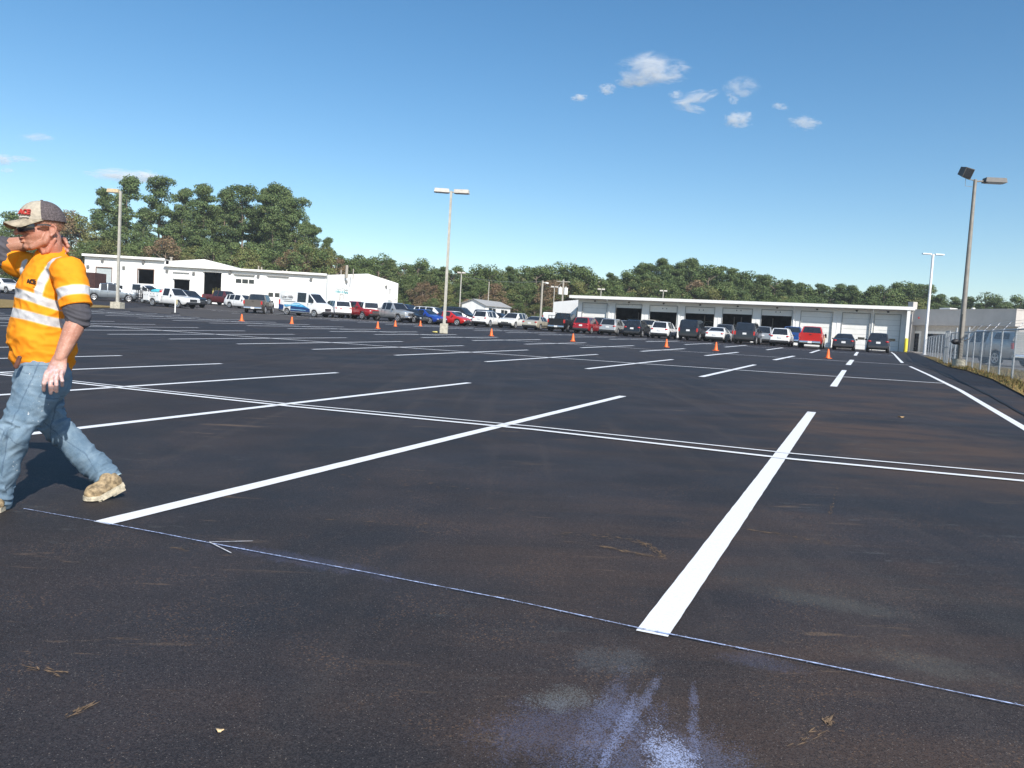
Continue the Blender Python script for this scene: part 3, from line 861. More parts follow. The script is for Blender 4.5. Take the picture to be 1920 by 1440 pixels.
def rowD(px): return 68.2+(1645-px)*.0225
CARS = [
 ('suv', suv(H=1.68, W=1.84), 'darkgrey', 1645, rowD(1645), 'u', 'dark grey crossover parked rear-out at the right end of the row, nearest the fence', 'car', 'parked_car'),
 ('sedan', sedan(H=1.47, L=4.9), 'darkgrey', 1580, rowD(1580), 'u', 'dark grey sedan with black rear window between the red pickup and the end crossover', 'car', 'parked_car'),
 ('pickup', pickup(H=1.96), 'brightred', 1517, rowD(1517)-1, 'u', 'bright red pickup truck parked with its tailgate towards the lot', 'pickup truck', 'pickup_truck'),
 ('suv', suv(H=1.66, W=1.82), 'white', 1460, rowD(1460), 'u', 'white crossover parked just left of the red pickup, blue truck behind it', 'car', 'parked_car'),
 ('suv', bigsuv(H=1.98), 'darkgrey', 1394, rowD(1394)-.5, 'u', 'charcoal full-size SUV with roof rails between an old white sedan and a white crossover', 'SUV', 'parked_car'),
 ('sedan', sedan(H=1.42, L=5.2, W=1.88), 'white', 1338, rowD(1338), 'u', 'old low white sedan with a flat trunk between two big dark SUVs', 'car', 'parked_car'),
 ('suv', bigsuv(H=1.98), 'black', 1288, rowD(1288)-.5, 'u', 'black full-size SUV with roof rails left of the old white sedan', 'SUV', 'parked_car'),
 ('suv', suv(H=1.66), 'white', 1234, rowD(1234), 'u', 'white crossover with dark lower bumper left of the black full-size SUV', 'car', 'parked_car'),
 ('suv', suv(H=1.68, W=1.82, L=4.55), 'black', 1183, rowD(1183), 'u', 'black compact crossover with a silver strip on its bumper, white plate', 'car', 'parked_car'),
 ('suv', suv(H=1.66), 'silver', 1137, rowD(1137), 'u', 'silver crossover between the red crossover and the black compact one', 'car', 'parked_car'),
 ('suv', suv(H=1.66), 'red', 1087, rowD(1087), 'u', 'dark red crossover with a white plate right of the black flatbed truck', 'car', 'parked_car'),
 ('pickup', pickup(H=1.95, L=5.6), 'black', 1041, rowD(1041), 'u', 'black work truck with a headache rack behind its cab', 'pickup truck', 'pickup_truck'),
 ('sedan', sedan(H=1.43, L=4.9), 'cream', 991, rowD(991), 'u', 'cream sedan with red tail lights left of the black work truck', 'car', 'parked_car'),
 ('suv', suv(H=1.66, L=4.65), 'pearl', 945, rowD(945)+1, '-u', 'pearl white crossover parked nose-out beside the cream sedan', 'car', 'parked_car'),
 ('suv', suv(H=1.68, L=4.6), 'white', 897, rowD(897), 'u', 'white crossover parked rear-out right of the middle lamp post', 'car', 'parked_car'),
]
for kd, sp, col, px, D, hd, lab, cat, nm in CARS:
    anchor = 'front' if hd == '-u' else 'rear'
    place_vehicle(kd, sp, col, px, D, hd, lab, cat, nm, anchor, 'vehicles parked in front of the buildings')
GB = 'vehicles parked in front of the buildings'
CARS2 = [
 # second row behind
 ('suv', suv(H=1.75, L=5.1, W=1.98), 'navy', 1120, 92, 'u', 'dark blue minivan standing behind the silver crossover', 'car', 'parked_car', 'rear'),
 ('suv', bigsuv(H=1.85, L=4.8, rails=0), 'tan', 1212, 90, 'u', 'pale tan SUV standing behind the black compact crossover', 'SUV', 'parked_car', 'rear'),
 ('suv', bigsuv(H=1.80, L=4.8), 'grey', 1356, 83.5, 'u', 'grey SUV behind the old white sedan, its roof at the garage door', 'SUV', 'parked_car', 'rear'),
 ('suv', suv(H=1.78), 'silverm', 1428, 78.5, 'u', 'silver crossover half hidden right of the charcoal full-size SUV', 'car', 'parked_car', 'rear'),
 ('pickup', pickup(H=1.95), 'blue', 1480, 80, 'u', 'blue pickup truck half hidden behind the white crossover and the red pickup', 'pickup truck', 'pickup_truck', 'rear'),
 ('suv', suv(H=1.6), 'bluegrey', 1165, 88, 'u', 'blue grey car seen between the silver and the black compact crossovers', 'car', 'parked_car', 'rear'),
 ('sedan', sedan(H=1.45), 'white', 1322, 84, 'u', 'white car peeping out right of the black full-size SUV', 'car', 'parked_car', 'rear'),
 ('suv', bigsuv(H=1.8, L=4.8, rails=0), 'navy', 897, 97, 'u', 'dark blue SUV behind the white crossover, beside the white shed', 'SUV', 'parked_car', 'rear'),
 ('suv', suv(H=1.55), 'black', 935, 96, 'v', 'black car behind the pearl white crossover', 'car', 'parked_car', 'mid'),
 ('suv', bigsuv(H=1.9, L=4.9), 'darkgrey', 862, 92, 'v', 'dark grey SUV with its nose behind the white crossover right of the lamp post', 'SUV', 'parked_car', 'mid'),
 ('suv', van(H=2.0, L=5.0), 'white', 1028, 98, 'u', 'small white van behind the black work truck', 'van', 'parked_van', 'rear'),
 # left row facing right
 ('sedan', sedan(H=1.45), 'white', 852, 85.5, 40, 'white sedan directly right of the middle lamp post, near the white crossover', 'car', 'parked_car', 'mid'),
 ('sedan', sedan(H=1.42, L=4.3), 'brightred', 843, 83.5, 'v', 'small red car hidden behind the middle lamp post', 'car', 'parked_car', 'mid'),
 ('suv', suv(H=1.75, L=5.0, W=1.95), 'white', 813, 86.5, 'v', 'white crossover between the royal blue sedan and the middle lamp post', 'car', 'parked_car', 'mid'),
 ('sedan', sedan(H=1.45, L=4.6), 'royal', 797, 83.0, -35, 'royal blue sedan left of the middle lamp post', 'car', 'parked_car', 'mid'),
 ('sedan', sedan(H=1.42, L=4.5), 'black', 776, 83.0, -50, 'black sedan squeezed between the silver pickup and the royal blue sedan', 'car', 'parked_car', 'mid'),
 ('suv', bigsuv(H=1.85, L=4.8, rails=0), 'navy', 762, 94, 'v', 'dark SUV whose roof shows behind the silver pickup', 'SUV', 'parked_car', 'mid'),
 ('pickup', pickup(H=1.95, L=5.7), 'silver', 738, 83.5, -42, 'silver pickup truck with its front towards the lamp post', 'pickup truck', 'pickup_truck', 'mid'),
 ('suv', bigsuv(H=1.85, L=4.9, rails=0, tail='h'), 'white', 696, 83.5, 118, 'white SUV with a wide dark rear window between the red and the silver pickups', 'SUV', 'parked_car', 'rear'),
 ('pickup', pickup(H=1.85, L=5.5, bumper=M_BLACK), 'red', 671, 85, -38, 'dark red pickup truck nosing out between two white SUVs', 'pickup truck', 'pickup_truck', 'mid'),
 ('suv', bigsuv(H=1.80, L=5.0, rails=0, tail='h'), 'white', 643, 83.5, 120, 'white SUV with a red emblem on its side right of the white and blue van', 'SUV', 'parked_car', 'rear'),
 # far left group
 ('pickup', pickup(H=1.95, L=5.9), 'brown', 473, 80.5, 95, 'grey brown pickup truck seen from behind, left of the white and blue van', 'pickup truck', 'pickup_truck', 'rear'),
 ('suv', suv(H=1.68, L=4.7), 'white', 455, 98, 'v', 'white crossover between the maroon and the grey brown pickups', 'car', 'parked_car', 'mid'),
 ('pickup', pickup(H=1.95, L=6.1), 'maroon', 420, 106, 'v', 'maroon pickup truck parked before the open workshop door', 'pickup truck', 'pickup_truck', 'mid'),
 ('suv', bigsuv(H=1.85, L=4.4, R=.43, rails=0, rim=M_BLACK), 'black', 350, 90, 'v', 'black off-road vehicle whose front shows past the white service truck', 'SUV', 'parked_car', 'mid'),
 ('pickup', pickup(H=2.0, L=6.0), 'bluegrey', 206, 93, 30, 'silver grey pickup truck left of the left lamp post', 'pickup truck', 'pickup_truck', 'mid'),
 ('pickup', pickup(H=2.0, L=5.9), 'white', 214, 107, 'v', 'white pickup truck behind the silver grey one', 'pickup truck', 'pickup_truck', 'mid'),
 ('suv', bigsuv(H=1.75, L=5.6, W=2.0, rails=0), 'white', 8, 96, 'v', 'white vehicle at the far left edge behind the worker', 'car', 'parked_car', 'mid'),
 # inside the garage
 ('pickup', pickup(H=1.9, L=5.0), 'silver', 1186, 101, 'u', 'silver pickup truck inside the second garage bay', 'pickup truck', 'pickup_truck', 'mid'),
 ('pickup', pickup(H=2.1, L=5.0), 'white', 1326, 97, 'u', 'white pickup truck lifted inside the fourth garage bay', 'pickup truck', 'pickup_truck', 'mid'),
 # beyond the fence
 ('pickup', pickup(H=1.9, L=5.3, R=.40), 'silver', 1858, 45, 98, 'silver pickup truck with a camper shell standing behind the chain link fence', 'pickup truck', 'pickup_truck', 'mid'),
]
VEH = {}
for kd, sp, col, px, D, hd, lab, cat, nm, an in CARS2:
    VEH[lab] = place_vehicle(kd, sp, col, px, D, hd, lab, cat, nm, an, GB)

# camper shell on the pickup behind the fence
r = VEH['silver pickup truck with a camper shell standing behind the chain link fence']
mb = MB(); h = 5.3/2
mb.rings([[V((x, y*(1), z)) for y, z in ((-.96, 1.37), (-.80, 1.84), (0, 1.88), (.80, 1.84), (.96, 1.37))] for x in (-h+.02, -h+1.72)])
cs = mb.build('camper_shell', pm('silverm'), r, 30)
for s in (1, -1):
    mb = MB(); mb.quad((-h+.35, s*.945, 1.46), (-h+1.45, s*.945, 1.46), (-h+1.38, s*.845, 1.77), (-h+.42, s*.845, 1.77))
    mb.v = [v+V((0, s*.012, 0)) for v in mb.v]; mb.build('window', M_GLASS, cs)

# headache rack + cargo of the black work truck
for o in C.objects:
    if o.get('label', '').startswith('black work truck'):
        mb = MB()
        for y in (-.8, -.3, .3, .8): mb.box((-.95, y, 1.65), (.05, .05, .7))
        for z in (1.95, 1.65): mb.box((-.953, 0, z), (.04, 1.7, .05))
        mb.box((-1.9, .85, 1.66), (1.9, .04, .05)); mb.box((-1.9, -.85, 1.66), (1.9, .04, .05))
        for x in (-2.75, -1.9): 
            for y in (-.85, .85): mb.box((x, y, 1.5), (.04, .05, .33))
        mb.build('rack', M_BLACK, o)

# ---- passenger van with wave graphics
vn = place_vehicle('van', van(H=2.45, L=5.6, fbumper=M_BLACK), 'white', 573, 82.5, 'v', 'white high-roof van with a blue wave painted along its side', 'van', 'parked_van', 'mid', GB)
hwv = 1.03
def side_panel(pts, name, mat, off, y=-1, lab=None, parent=vn):
    mb = MB(); b = len(mb.v)
    mb.rings([[V((x, y*(hwv+off+d), z)) for x, z in pts] for d in (0, .004)])
    o = mb.build(name, mat, parent)
    if lab: o['label'] = lab
    return o
M_NAVY = simple('graphic_navy', (.010, .045, .16), .3, 0, .1, 2, 0, .8)
M_CYAN = simple('graphic_blue', (.05, .34, .62), .3, 0, .35, 3, 0, .8)
M_PALE = simple('graphic_pale', (.35, .66, .82), .3, 0, .2, 3, 0, .8)
xrv, xfv, Ra = -5.6*.30, 5.6*.325, .36*1.16
def arch_pts(xc, x0, x1, z):  # helper: clip bottom by arch
    return []
side_panel([(-2.72, .55), (-2.12, .55), (-2.08, .78), (-2.06, 1.05), (-2.72, 1.12)], 'wave_graphic', M_NAVY, .012)
side_panel([(xrv+Ra+.06, .48), (xfv-Ra-.06, .46), (xfv-Ra-.10, .80), (.6, .93), (-1.15, .98)], 'wave_graphic', M_NAVY, .012)
side_panel([(-1.72, .86), (-1.14, .985), (.6, .935), (xfv-Ra-.12, .80), (.55, 1.12), (-.1, 1.32), (-.6, 1.34), (-1.2, 1.15), (-2.0, 1.10), (-1.98, .95)], 'wave_graphic', M_CYAN, .014)
side_panel([(-1.75, 1.0), (-.9, 1.06), (-.2, 1.12), (.35, 1.10), (-.1, 1.27), (-.6, 1.28), (-1.3, 1.13), (-1.8, 1.07)], 'wave_graphic', M_PALE, .019)
side_panel([(xrv+Ra+.1, .62), (.8, .60), (.8, .64), (xrv+Ra+.1, .67)], 'wave_graphic', M_PALE, .019)
M_TXT = simple('lettering_grey', (.20, .19, .18), .6)
put_text('lettering', 'Low Hills', .40, M_TXT, vn, (-1.62, -(hwv+.004), 1.93), (1, 0, 0), (0, 0, 1), .012)
mb = MB(); mb.box((-1.62, -(hwv+.004), 1.66), (1.25, .02, .035)); mb.build('underline', M_TXT, vn)
mb = MB(); mb.box((-1.3, -(hwv+.0), 1.46), (1.5, .03, .035)); mb.build('door_rail', M_TXT, vn)
mb = MB(); mb.box((-2.70, -(hwv-.02), 1.25), (.06, .04, .5)); mb.build('tail_light', M_RED, vn)

# white SUV: red emblem
r = VEH['white SUV with a red emblem on its side right of the white and blue van']
mb = MB(); mb.box((-2.47, .25, .99), (.03, .26, .13)); mb.box((-2.475, .1, 1.04), (.03, .30, .05)); mb.build('emblem', M_RED, r)

# ---- service truck
st_ = place_vehicle('pickup', pickup(H=2.0, L=6.1, W=2.08, R=.40, bl=2.45, bumper=M_BLACK), 'white', 322, 84.5, 'v', 'white service truck with tool boxes on both sides of its bed', 'service truck', 'service_truck', 'mid', GB)
for s in (1, -1):
    mb = MB(); y = s*.86
    mb.box((-2.62, y, 1.05), (.78, .46, .88)); mb.box((-.92, y, 1.05), (.46, .46, .88)); mb.box((-1.74, y, 1.28), (.96, .455, .42))
    tb = mb.build('tool_box', pm('white'), st_)
    mb = MB()
    for x in (-2.75, -2.4, -.92, -1.9, -1.5): mb.box((x, s*1.095, 1.15 if abs(x+1.7) > .3 else 1.3), (.07, .02, .07))
    mb.build('latch', M_BLACK, tb)
def world_of(root, p):
    M = Matrix.LocRotScale(root.location, root.rotation_euler, None); return M @ V(p)
mb = MB(); p = world_of(st_, (-.62, -.5, 1.50)); mb.box(p, (.35, .35, .62)); mb.box(p+V((0, 0, .34)), (.16, .16, .10)); mb.cyl(p+V((-.3, 0, -.05)), (0, 0, 1), .14, .5)
tag(mb.build('fuel_tank', simple('tank_red', (.55, .02, .02), .5), base=p), 'red fuel tank standing in the bed of the white service truck', 'tank')
mb = MB(); p = world_of(st_, (-1.9, -.2, 1.58))
mb.ellip(p, (.75, .35, .26), n=12); tag(mb.build('tarp_bundle', simple('tarp', (.06, .38, .46), .7, 0, .3, 4, .4), base=p, smooth=60), 'turquoise tarp bundled in the bed of the white service truck', 'tarp')
mb = MB(); p = world_of(st_, (-1.15, -.3, 1.60))
mb.ellip(p, (.33, .30, .26), n=10); mb.box(p+V((.2, .1, .16)), (.25, .25, .3)); tag(mb.build('tool_bag', simple('bag_grey', (.30, .28, .30), .8, 0, .5, 5, .4), base=p, smooth=50), 'grey bundle of tools heaped beside the red tank', 'bag')

# ---- white box van near the left lamp
bv = place_vehicle('van', van(H=2.15, L=5.4), 'white', 262, 98, -12, 'white panel van with a square rear window right of the left lamp post', 'van', 'parked_van', 'mid', GB)
mb = MB(); mb.box((-2.1, -1.005, 1.62), (.75, .03, .42)); mb.build('side_window', M_GLASS, bv)
put_text('lettering', 'C', .45, M_TXT, bv, (-2.2, -1.02, 1.05), (1, 0, 0), (0, 0, 1), .015, .02)

# ---- trailers
def trailer(px, D, L, W, Hh, zb, mat, name, label, ang, slats=True):
    hor = 630.5+.0587*(px-960); p = at(px, hor-8, D); c = V((p.x, p.y, g(p.x, p.y)))
    r = thing(name, c, ang, label, 'trailer', None)
    mb = MB(); mb.box((0, 0, zb), (L, W, .10)); mb.tube([(L/2, .5, zb), (L/2+1.0, 0, zb-.05)], .05, 6); mb.tube([(L/2, -.5, zb), (L/2+1.0, 0, zb-.05)], .05, 6)
    mb.build('frame', M_BLACK, r)
    mb = MB()
    if slats:
        for s in (1, -1):
            for z in (.25, .5, .75, 1.0): mb.box((0, s*W/2, zb+z*Hh), (L, .03, .05))
            n = 9
            for k in range(n): mb.box((-L/2+.03+k*(L-.06)/(n-1), s*(W/2+.02), zb+Hh/2), (.05, .03, Hh))
        for k in range(7): mb.box((-L/2, -W/2+k*W/6, zb+Hh/2), (.035, .05, Hh))
        for z in (.3, .65, 1.0): mb.box((-L/2+.03, 0, zb+z*Hh), (.03, W, .05))
        mb.box((.2, 0, zb+.25*Hh), (L*.7, W*.7, Hh*.4))
    else:
        for s in (1, -1): mb.box((0, s*(W/2-.02), zb+Hh/2+.06), (L, .05, Hh))
        mb.box((-L/2+.03, 0, zb+Hh/2+.06), (.05, W-.1, Hh)); mb.box((L/2-.03, 0, zb+Hh/2+.06), (.05, W-.1, Hh))
        for k in range(6):
            for s in (1, -1): mb.box((-L/2+.25+k*(L-.5)/5, s*(W/2+.03), zb+Hh/2), (.08, .05, Hh))
    mb.build('side_rack', mat, r)
    for x in (-.45, .45):
        for s in (1, -1):
            mb = MB(); mb.cyl((x, s*(W/2+.02), .34), (0, 1, 0), .34, .2, 18); w = mb.build('wheel', M_RUB, r, 40)
            mb = MB(); mb.cyl((x, s*(W/2+.02), .34), (0, 1, 0), .19, .215, 14); mb.build('rim', M_RIM, w, 40)
    return r
trailer(284, 93, 3.2, 1.7, 1.15, .62, M_BLACK, 'utility_trailer', 'black slatted utility trailer behind the white service truck', math.atan2(VY, VX))
trailer(160, 99, 4.0, 2.1, 2.1, .95, simple('rusty_maroon', (.06, .025, .022), .7, 0, .4, 4), 'dump_trailer', 'dark maroon dump trailer at the worker\'s shoulder, far left', math.radians(-8), False)

# ---------------------------------------------------------------- cones and small street furniture
def make_cone():
    r = thing('traffic_cone', (0, 0, 0), 0, '', 'traffic cone')
    mb = MB(); mb.lathe([(.12, .03), (.11, .05), (.078, .25), (.040, .46), (.032, .48), (.026, .485)], 20); mb.build('cone_body', M_ORANGE, r, 40)
    mb = MB(); mb.box((0, 0, .015), (.28, .28, .03)); mb.build('base', M_ORANGE, r)
    return r
CONES = [((453, 602), 'orange traffic cone below the grey brown pickup, leftmost of all'), ((547, 607), 'orange traffic cone in front of the rear wheel of the white and blue van'),
 ((708, 616), 'orange traffic cone in front of the white SUV by the silver pickup'), ((741, 612), 'orange traffic cone in front of the silver pickup\'s front wheel'),
 ((788, 611.5), 'orange traffic cone left of the middle lamp post\'s base'), ((921, 630), 'orange traffic cone in front of the white crossover right of the middle lamp'),
 ((1074, 640), 'orange traffic cone in front of the dark red crossover'), ((1249, 651), 'orange traffic cone in front of the black full-size SUV\'s left corner'),
 ((1342, 657.5), 'orange traffic cone in front of the old white sedan'), ((1552, 672), 'orange traffic cone in front of the red pickup, rightmost of all')]
proto = make_cone()
for i, (p, lab) in enumerate(CONES):
    o = proto if i == 0 else copy_tree(proto)
    o.location = gnd(*p); o['label'] = lab; o['group'] = 'traffic cones across the lot'
    o.rotation_euler = (0, 0, rnd.random()*3)
# delineator post
q = gnd(328, 588.5)
r = thing('sign_post', q, 0, 'white marker post on a black rubber base before the service truck', 'post')
mb = MB(); mb.box((0, 0, .05), (.55, .55, .10), taper=.8); mb.build('base', M_BLACK, r)
mb = MB(); mb.cyl((0, 0, .62), (0, 0, 1), .05, 1.04, 12); mb.build('post', M_WHITE2, r, 40)
mb = MB(); mb.ellip((.10, 0, .95), (.10, .02, .22), n=12); mb.build('marker', simple('tan_marker', (.40, .36, .22), .7), r, 60)
# yellow wheel stop / strap near mid lamp
q = gnd(816, 624)
mb = MB(); mb.ellip(q+V((0, 0, .05)), (.22, .16, .06), n=12); mb.ellip(q+V((.12, .03, .07)), (.10, .09, .05), n=10)
tag(mb.build('strap_coil', simple('dirty_yellow', (.55, .48, .16), .8, 0, .4, 8, .4), base=q, smooth=60), 'small yellow coil lying beside the middle lamp post\'s base', 'coil')

# ---------------------------------------------------------------- lamp posts
def lamp_post(base, H, r0, r1, mat, heads, label, footing='square', lean=0.0, fmat=None, boxh=(.62, .34, .16), grp=None, fs=.5, fh=.65, sq=False):
    o = thing('lamp_post', base, 0, label, 'lamp post', grp)
    if footing == 'square': mb = MB(); mb.box((0, 0, fh/2), (fs, fs, fh)); mb.build('footing', M_CONC, o)
    elif footing == 'round': mb = MB(); mb.cyl((0, 0, fh/2), (0, 0, 1), fs/2, fh, 20); mb.build('footing', M_CONC, o, 40)
    z0 = fh if footing else 0
    mb = MB()
    mb.tube([(0, 0, z0-.02), (lean*H, 0, H)], [r0, r1], 4 if sq else 10); mb.cyl((0, 0, z0+.015), (0, 0, 1), r0*2, .03, 8)
    mb.build('pole', mat, o, 40)
    for (dx, dy, tilt, rz) in heads:
        hd = MB(); T = V((lean*H, 0, H))
        R_ = Matrix.Rotation(rz, 3, 'Z') @ Matrix.Rotation(tilt, 3, 'Y')
        c = T+V((dx, dy, 0))
        bx, by, bz = boxh
        top = [V((x, y, bz/2)) for x, y in ((-bx*.46, -by*.42), (bx*.46, -by*.42), (bx*.46, by*.42), (-bx*.46, by*.42))]
        bot = [V((x, y, -bz/2)) for x, y in ((-bx*.5, -by*.5), (bx*.5, -by*.5), (bx*.5, by*.5), (-bx*.5, by*.5))]
        hd.rings([[c+R_ @ v for v in bot], [c+R_ @ v for v in top]])
        lh = hd.build('lamp_head', fmat or mat, o)
        ln = MB(); ln.box(c+R_ @ V((0, 0, -bz/2-.012)), (bx*.8, by*.8, .02), R_); ln.build('lens', simple('lens_grey', (.30, .32, .35), .2), lh)
        am = MB(); am.tube([T-V((0, 0, .08)), T+V((dx*.45, dy*.45, -.05))], .035, 6); am.build('arm', mat, lh)
    return o
b = gnd(832, 625)
k = FOC/b.y
lamp_post(b, 9.25, .13, .10, M_POLEL, [(-.62, 0, 0, 0.1), (.68, 0, 0, -.1)], 'tall lamp post with two box heads on a square footing mid lot', fs=.5, fh=.62, fmat=simple('head_pale', (.50, .47, .42), .6), boxh=(1.0, .5, .24), sq=True)
b = gnd(220, 578.5)
lamp_post(b, 10.1, .15, .12, M_POLEL, [(-.62, 0, 0, 0.0)], 'left lamp post with a single box head standing on the grass island', fs=.85, fh=.55, fmat=simple('head_tan', (.52, .42, .26), .6), boxh=(1.0, .45, .30), sq=True)
b = gnd(1797, 690)
rp = lamp_post(b, 8.33, .12, .07, M_POLE, [(.85, 0, .0, -.05)], 'tall bronze lamp post with a floodlight and a box head beside the fence', footing='round', fs=.52, fh=.38, boxh=(.92, .42, .20), lean=-.003, fmat=simple('head_dark', (.12, .115, .11), .6))
# tilted flood on the right pole
T = V((-.003*8.33, 0, 8.33))
mb = MB(); R_ = Matrix.Rotation(.10, 3, 'Y') @ Matrix.Rotation(.35, 3, 'Z') @ Matrix.Rotation(.35, 3, 'X'); c = T+V((-.50, -.05, .28))
mb.rings([[c+R_ @ V((x*.25, -.20, z*.22)) for x, z in ((-1, -1), (1, -1), (1, 1), (-1, 1))], [c+R_ @ V((x*.20, .16, z*.17)) for x, z in ((-1, -1), (1, -1), (1, 1), (-1, 1))]])
fl = mb.build('floodlight', simple('head_dark', (.12, .115, .11), .6), rp)
mb = MB(); mb.box(c+R_ @ V((0, -.21, 0)), (.44, .015, .38), R_); mb.build('lens', M_GLASS, fl)
mb = MB(); mb.tube([T+V((0, 0, -.05)), T+V((-.3, 0, .0)), c+V((-.1, 0, -.2))], .02, 6); mb.tube([c+V((.05, 0, -.22)), T+V((-.42, 0, -.3)), T+V((-.1, 0, -.32))], .01, 5); mb.build('bracket', M_POLE, fl)
mb = MB(); mb.ellip((-.24, -.05, 1.16), (.22, .13, .13), n=12); mb.box((-.05, -.05, 1.2), (.2, .06, .05)); mb.tube([(-.1, -.1, .3), (-.1, -.1, 2.4)], .022, 6); mb.tube([(.05, -.05, 1.2), (.35, 0, 1.32), (.55, 0, 1.5)], .02, 5); mb.build('junction_box', M_BLACK, rp, 50)
# white lamp post at the building
p = at(1735, 640, 70); b = V((p.x, p.y, g(p.x, p.y)))
Hh = (640-472)/FOC*70+0.9
lamp_post(b, Hh, .12, .10, simple('white_pole', (.80, .80, .80), .5), [(-.55, 0, 0, 0), (.55, 0, 0, 0)], 'slim white lamp post with two flat heads in front of the beige building', footing=None, boxh=(.78, .3, .09))
# distant posts
def dpost(px, ytop, ybase, D, w, label, name='lamp_post', cat='lamp post', bar=.0, heads=None):
    b = at(px, ybase, D); t = at(px, ytop, D); z0 = g(b.x, b.y); H = t.z-z0
    if heads: return lamp_post(V((b.x, b.y, z0)), H, w, w*.8, M_POLEL, heads, label, footing=None, boxh=(.52, .4, .2), fmat=simple('head_pale', (.50, .47, .42), .6))
    r = thing(name, (b.x, b.y, z0), 0, label, cat)
    mb = MB(); mb.tube([(0, 0, 0), (0, 0, H)], [w, w*.75], 8); mb.build('pole', M_WOOD, r, 40)
    return r
dpost(861, 511, 590, 112, .10, 'thin far lamp post with a flat double head left of the white shed', heads=[(-.32, 0, 0, 0), (.32, 0, 0, 0)])
dpost(914, 528, 585, 125, .10, 'bare thin pole rising behind the white shed', 'utility_pole', 'pole')
p1 = dpost(1013, 526, 600, 108, .17, 'wooden utility pole left of the white annex, leftmost of two with wires', 'utility_pole', 'utility pole')
p2 = dpost(1052, 524, 600, 118, .17, 'wooden utility pole carrying two white transformers behind the white annex', 'utility_pole', 'utility pole')
dpost(1036, 537.5, 600, 122, .08, 'thin lamp post with a double head between the two utility poles', heads=[(-.32, 0, 0, 0), (.32, 0, 0, 0)])
dpost(1123.5, 542, 600, 124, .09, 'lamp post showing above the left end of the garage roof', heads=[(-.32, 0, 0, 0), (.32, 0, 0, 0)])
dpost(1240, 545, 600, 124, .09, 'lamp post showing above the middle of the garage roof', heads=[(-.32, 0, 0, 0), (.32, 0, 0, 0)])
H2 = (p2.children[0].data.vertices[-1].co.z)
for x in (-.42, .42):
    mb = MB(); mb.cyl((x, -.1, H2-1.7), (0, 0, 1), .30, 1.0, 14); mb.cyl((x, -.1, H2-1.12), (0, 0, 1), .05, .2, 8); mb.build('transformer', M_WHITE2, p2, 40)
mb = MB(); mb.box((0, -.1, H2-.3), (2.0, .1, .1)); mb.build('crossarm', M_WOOD, p2)
H1 = (p1.children[0].data.vertices[-1].co.z)
mb = MB(); mb.ellip((.6, -.1, H1-.3), (.25, .12, .12), n=10); mb.tube([(0, 0, H1-.2), (.5, -.1, H1-.25)], .03, 6); mb.build('floodlight', M_WHITE2, p1, 50)
def wire(a, b, sag, label):
    mb = MB(); pts = [a.lerp(b, t/14)-V((0, 0, sag*4*(t/14)*(1-t/14))) for t in range(15)]
    mb.tube(pts, .025, 4); tag(mb.build('power_line', M_LINEWIRE, base=a), label, 'cable')
A_ = p1.location+V((0, 0, H1-.1)); B_ = p2.location+V((0, 0, H2-.2))
wire(A_, B_, .9, 'sagging cable strung between the two utility poles')
wire(A_, A_+V((-14, 6, 1.0)), .6, 'cable running left into the trees from the left utility pole')

# ---------------------------------------------------------------- buildings
def wall_with_openings(mb, x0, x1, z0, z1, y, th, ops, mi=0):
    """front wall in local XZ at y (outer face), thickness th inward (+y); ops (xa, xb, za, zb) real holes"""
    ops = sorted(ops); cx = x0
    for xa, xb, za, zb in ops:
        if xa > cx+1e-4: mb.box(((cx+xa)/2, y+th/2, (z0+z1)/2), (xa-cx, th, z1-z0), mi=mi)
        if zb < z1: mb.box(((xa+xb)/2, y+th/2, (zb+z1)/2), (xb-xa, th, z1-zb), mi=mi)
        if za > z0: mb.box(((xa+xb)/2, y+th/2, (z0+za)/2), (xb-xa, th, za-z0), mi=mi)
        cx = xb
    if x1 > cx: mb.box(((cx+x1)/2, y+th/2, (z0+z1)/2), (x1-cx, th, z1-z0), mi=mi)

# --- long service garage (right)
R0 = V((41.2, 83.0)); rz = math.atan2(VY, VX)
base_z = g(R0.x-10, R0.y+4)-.15
root = thing('garage_building', (R0.x, R0.y, base_z), rz, 'long white service garage with nine bay doors under an overhanging flat roof', 'building')
Minv = Matrix.LocRotScale(root.location, root.rotation_euler, None).inverted()
def wallx(px, yy=600):
    """local x on the wall plane seen at that picture column"""
    d = ray(px, yy); o_ = Minv @ V((0, 0, EYE)); dl = Minv.to_3x3() @ d
    t = -o_.y/dl.y; return o_.x+dl.x*t
def wallz(px, py):
    d = ray(px, py); o_ = Minv @ V((0, 0, EYE)); dl = Minv.to_3x3() @ d
    t = -o_.y/dl.y; return o_.z+dl.z*t
xL, xR = wallx(1082), wallx(1704)
eave = .5*(wallz(1085, 556)+wallz(1700, 585)); dep = 16.
print('garage', xL, xR, wallz(1085, 556), wallz(1700, 585), 'base px z', wallz(1700, 660), root.location)
cols = [(1091, 1137, 0), (1153, 1202.5, 1), (1217, 1268.6, 1), (1284, 1339, 1), (1354, 1410, 1), (1427, 1484.6, 1), (1501, 1561, 0), (1579, 1631.6, 0), (1639.5, 1689, 0)]
dz = eave-.55
ops = [(wallx(a), wallx(b_), .0, dz) for a, b_, o_ in cols]
mb = MB(); wall_with_openings(mb, xL, xR, 0, eave, 0, .25, ops)
mb.box((xL+.12, dep/2+.25, eave/2), (.24, dep, eave)); mb.box((xR-.12, dep/2+.25, eave/2), (.24, dep, eave)); mb.box((xR-.10, -.64, eave/2), (.30, 1.26, eave)); mb.box(((xL+xR)/2, dep+.3, eave/2), (xR-xL, .24, eave))
mb.build('wall', M_WHITE, root)
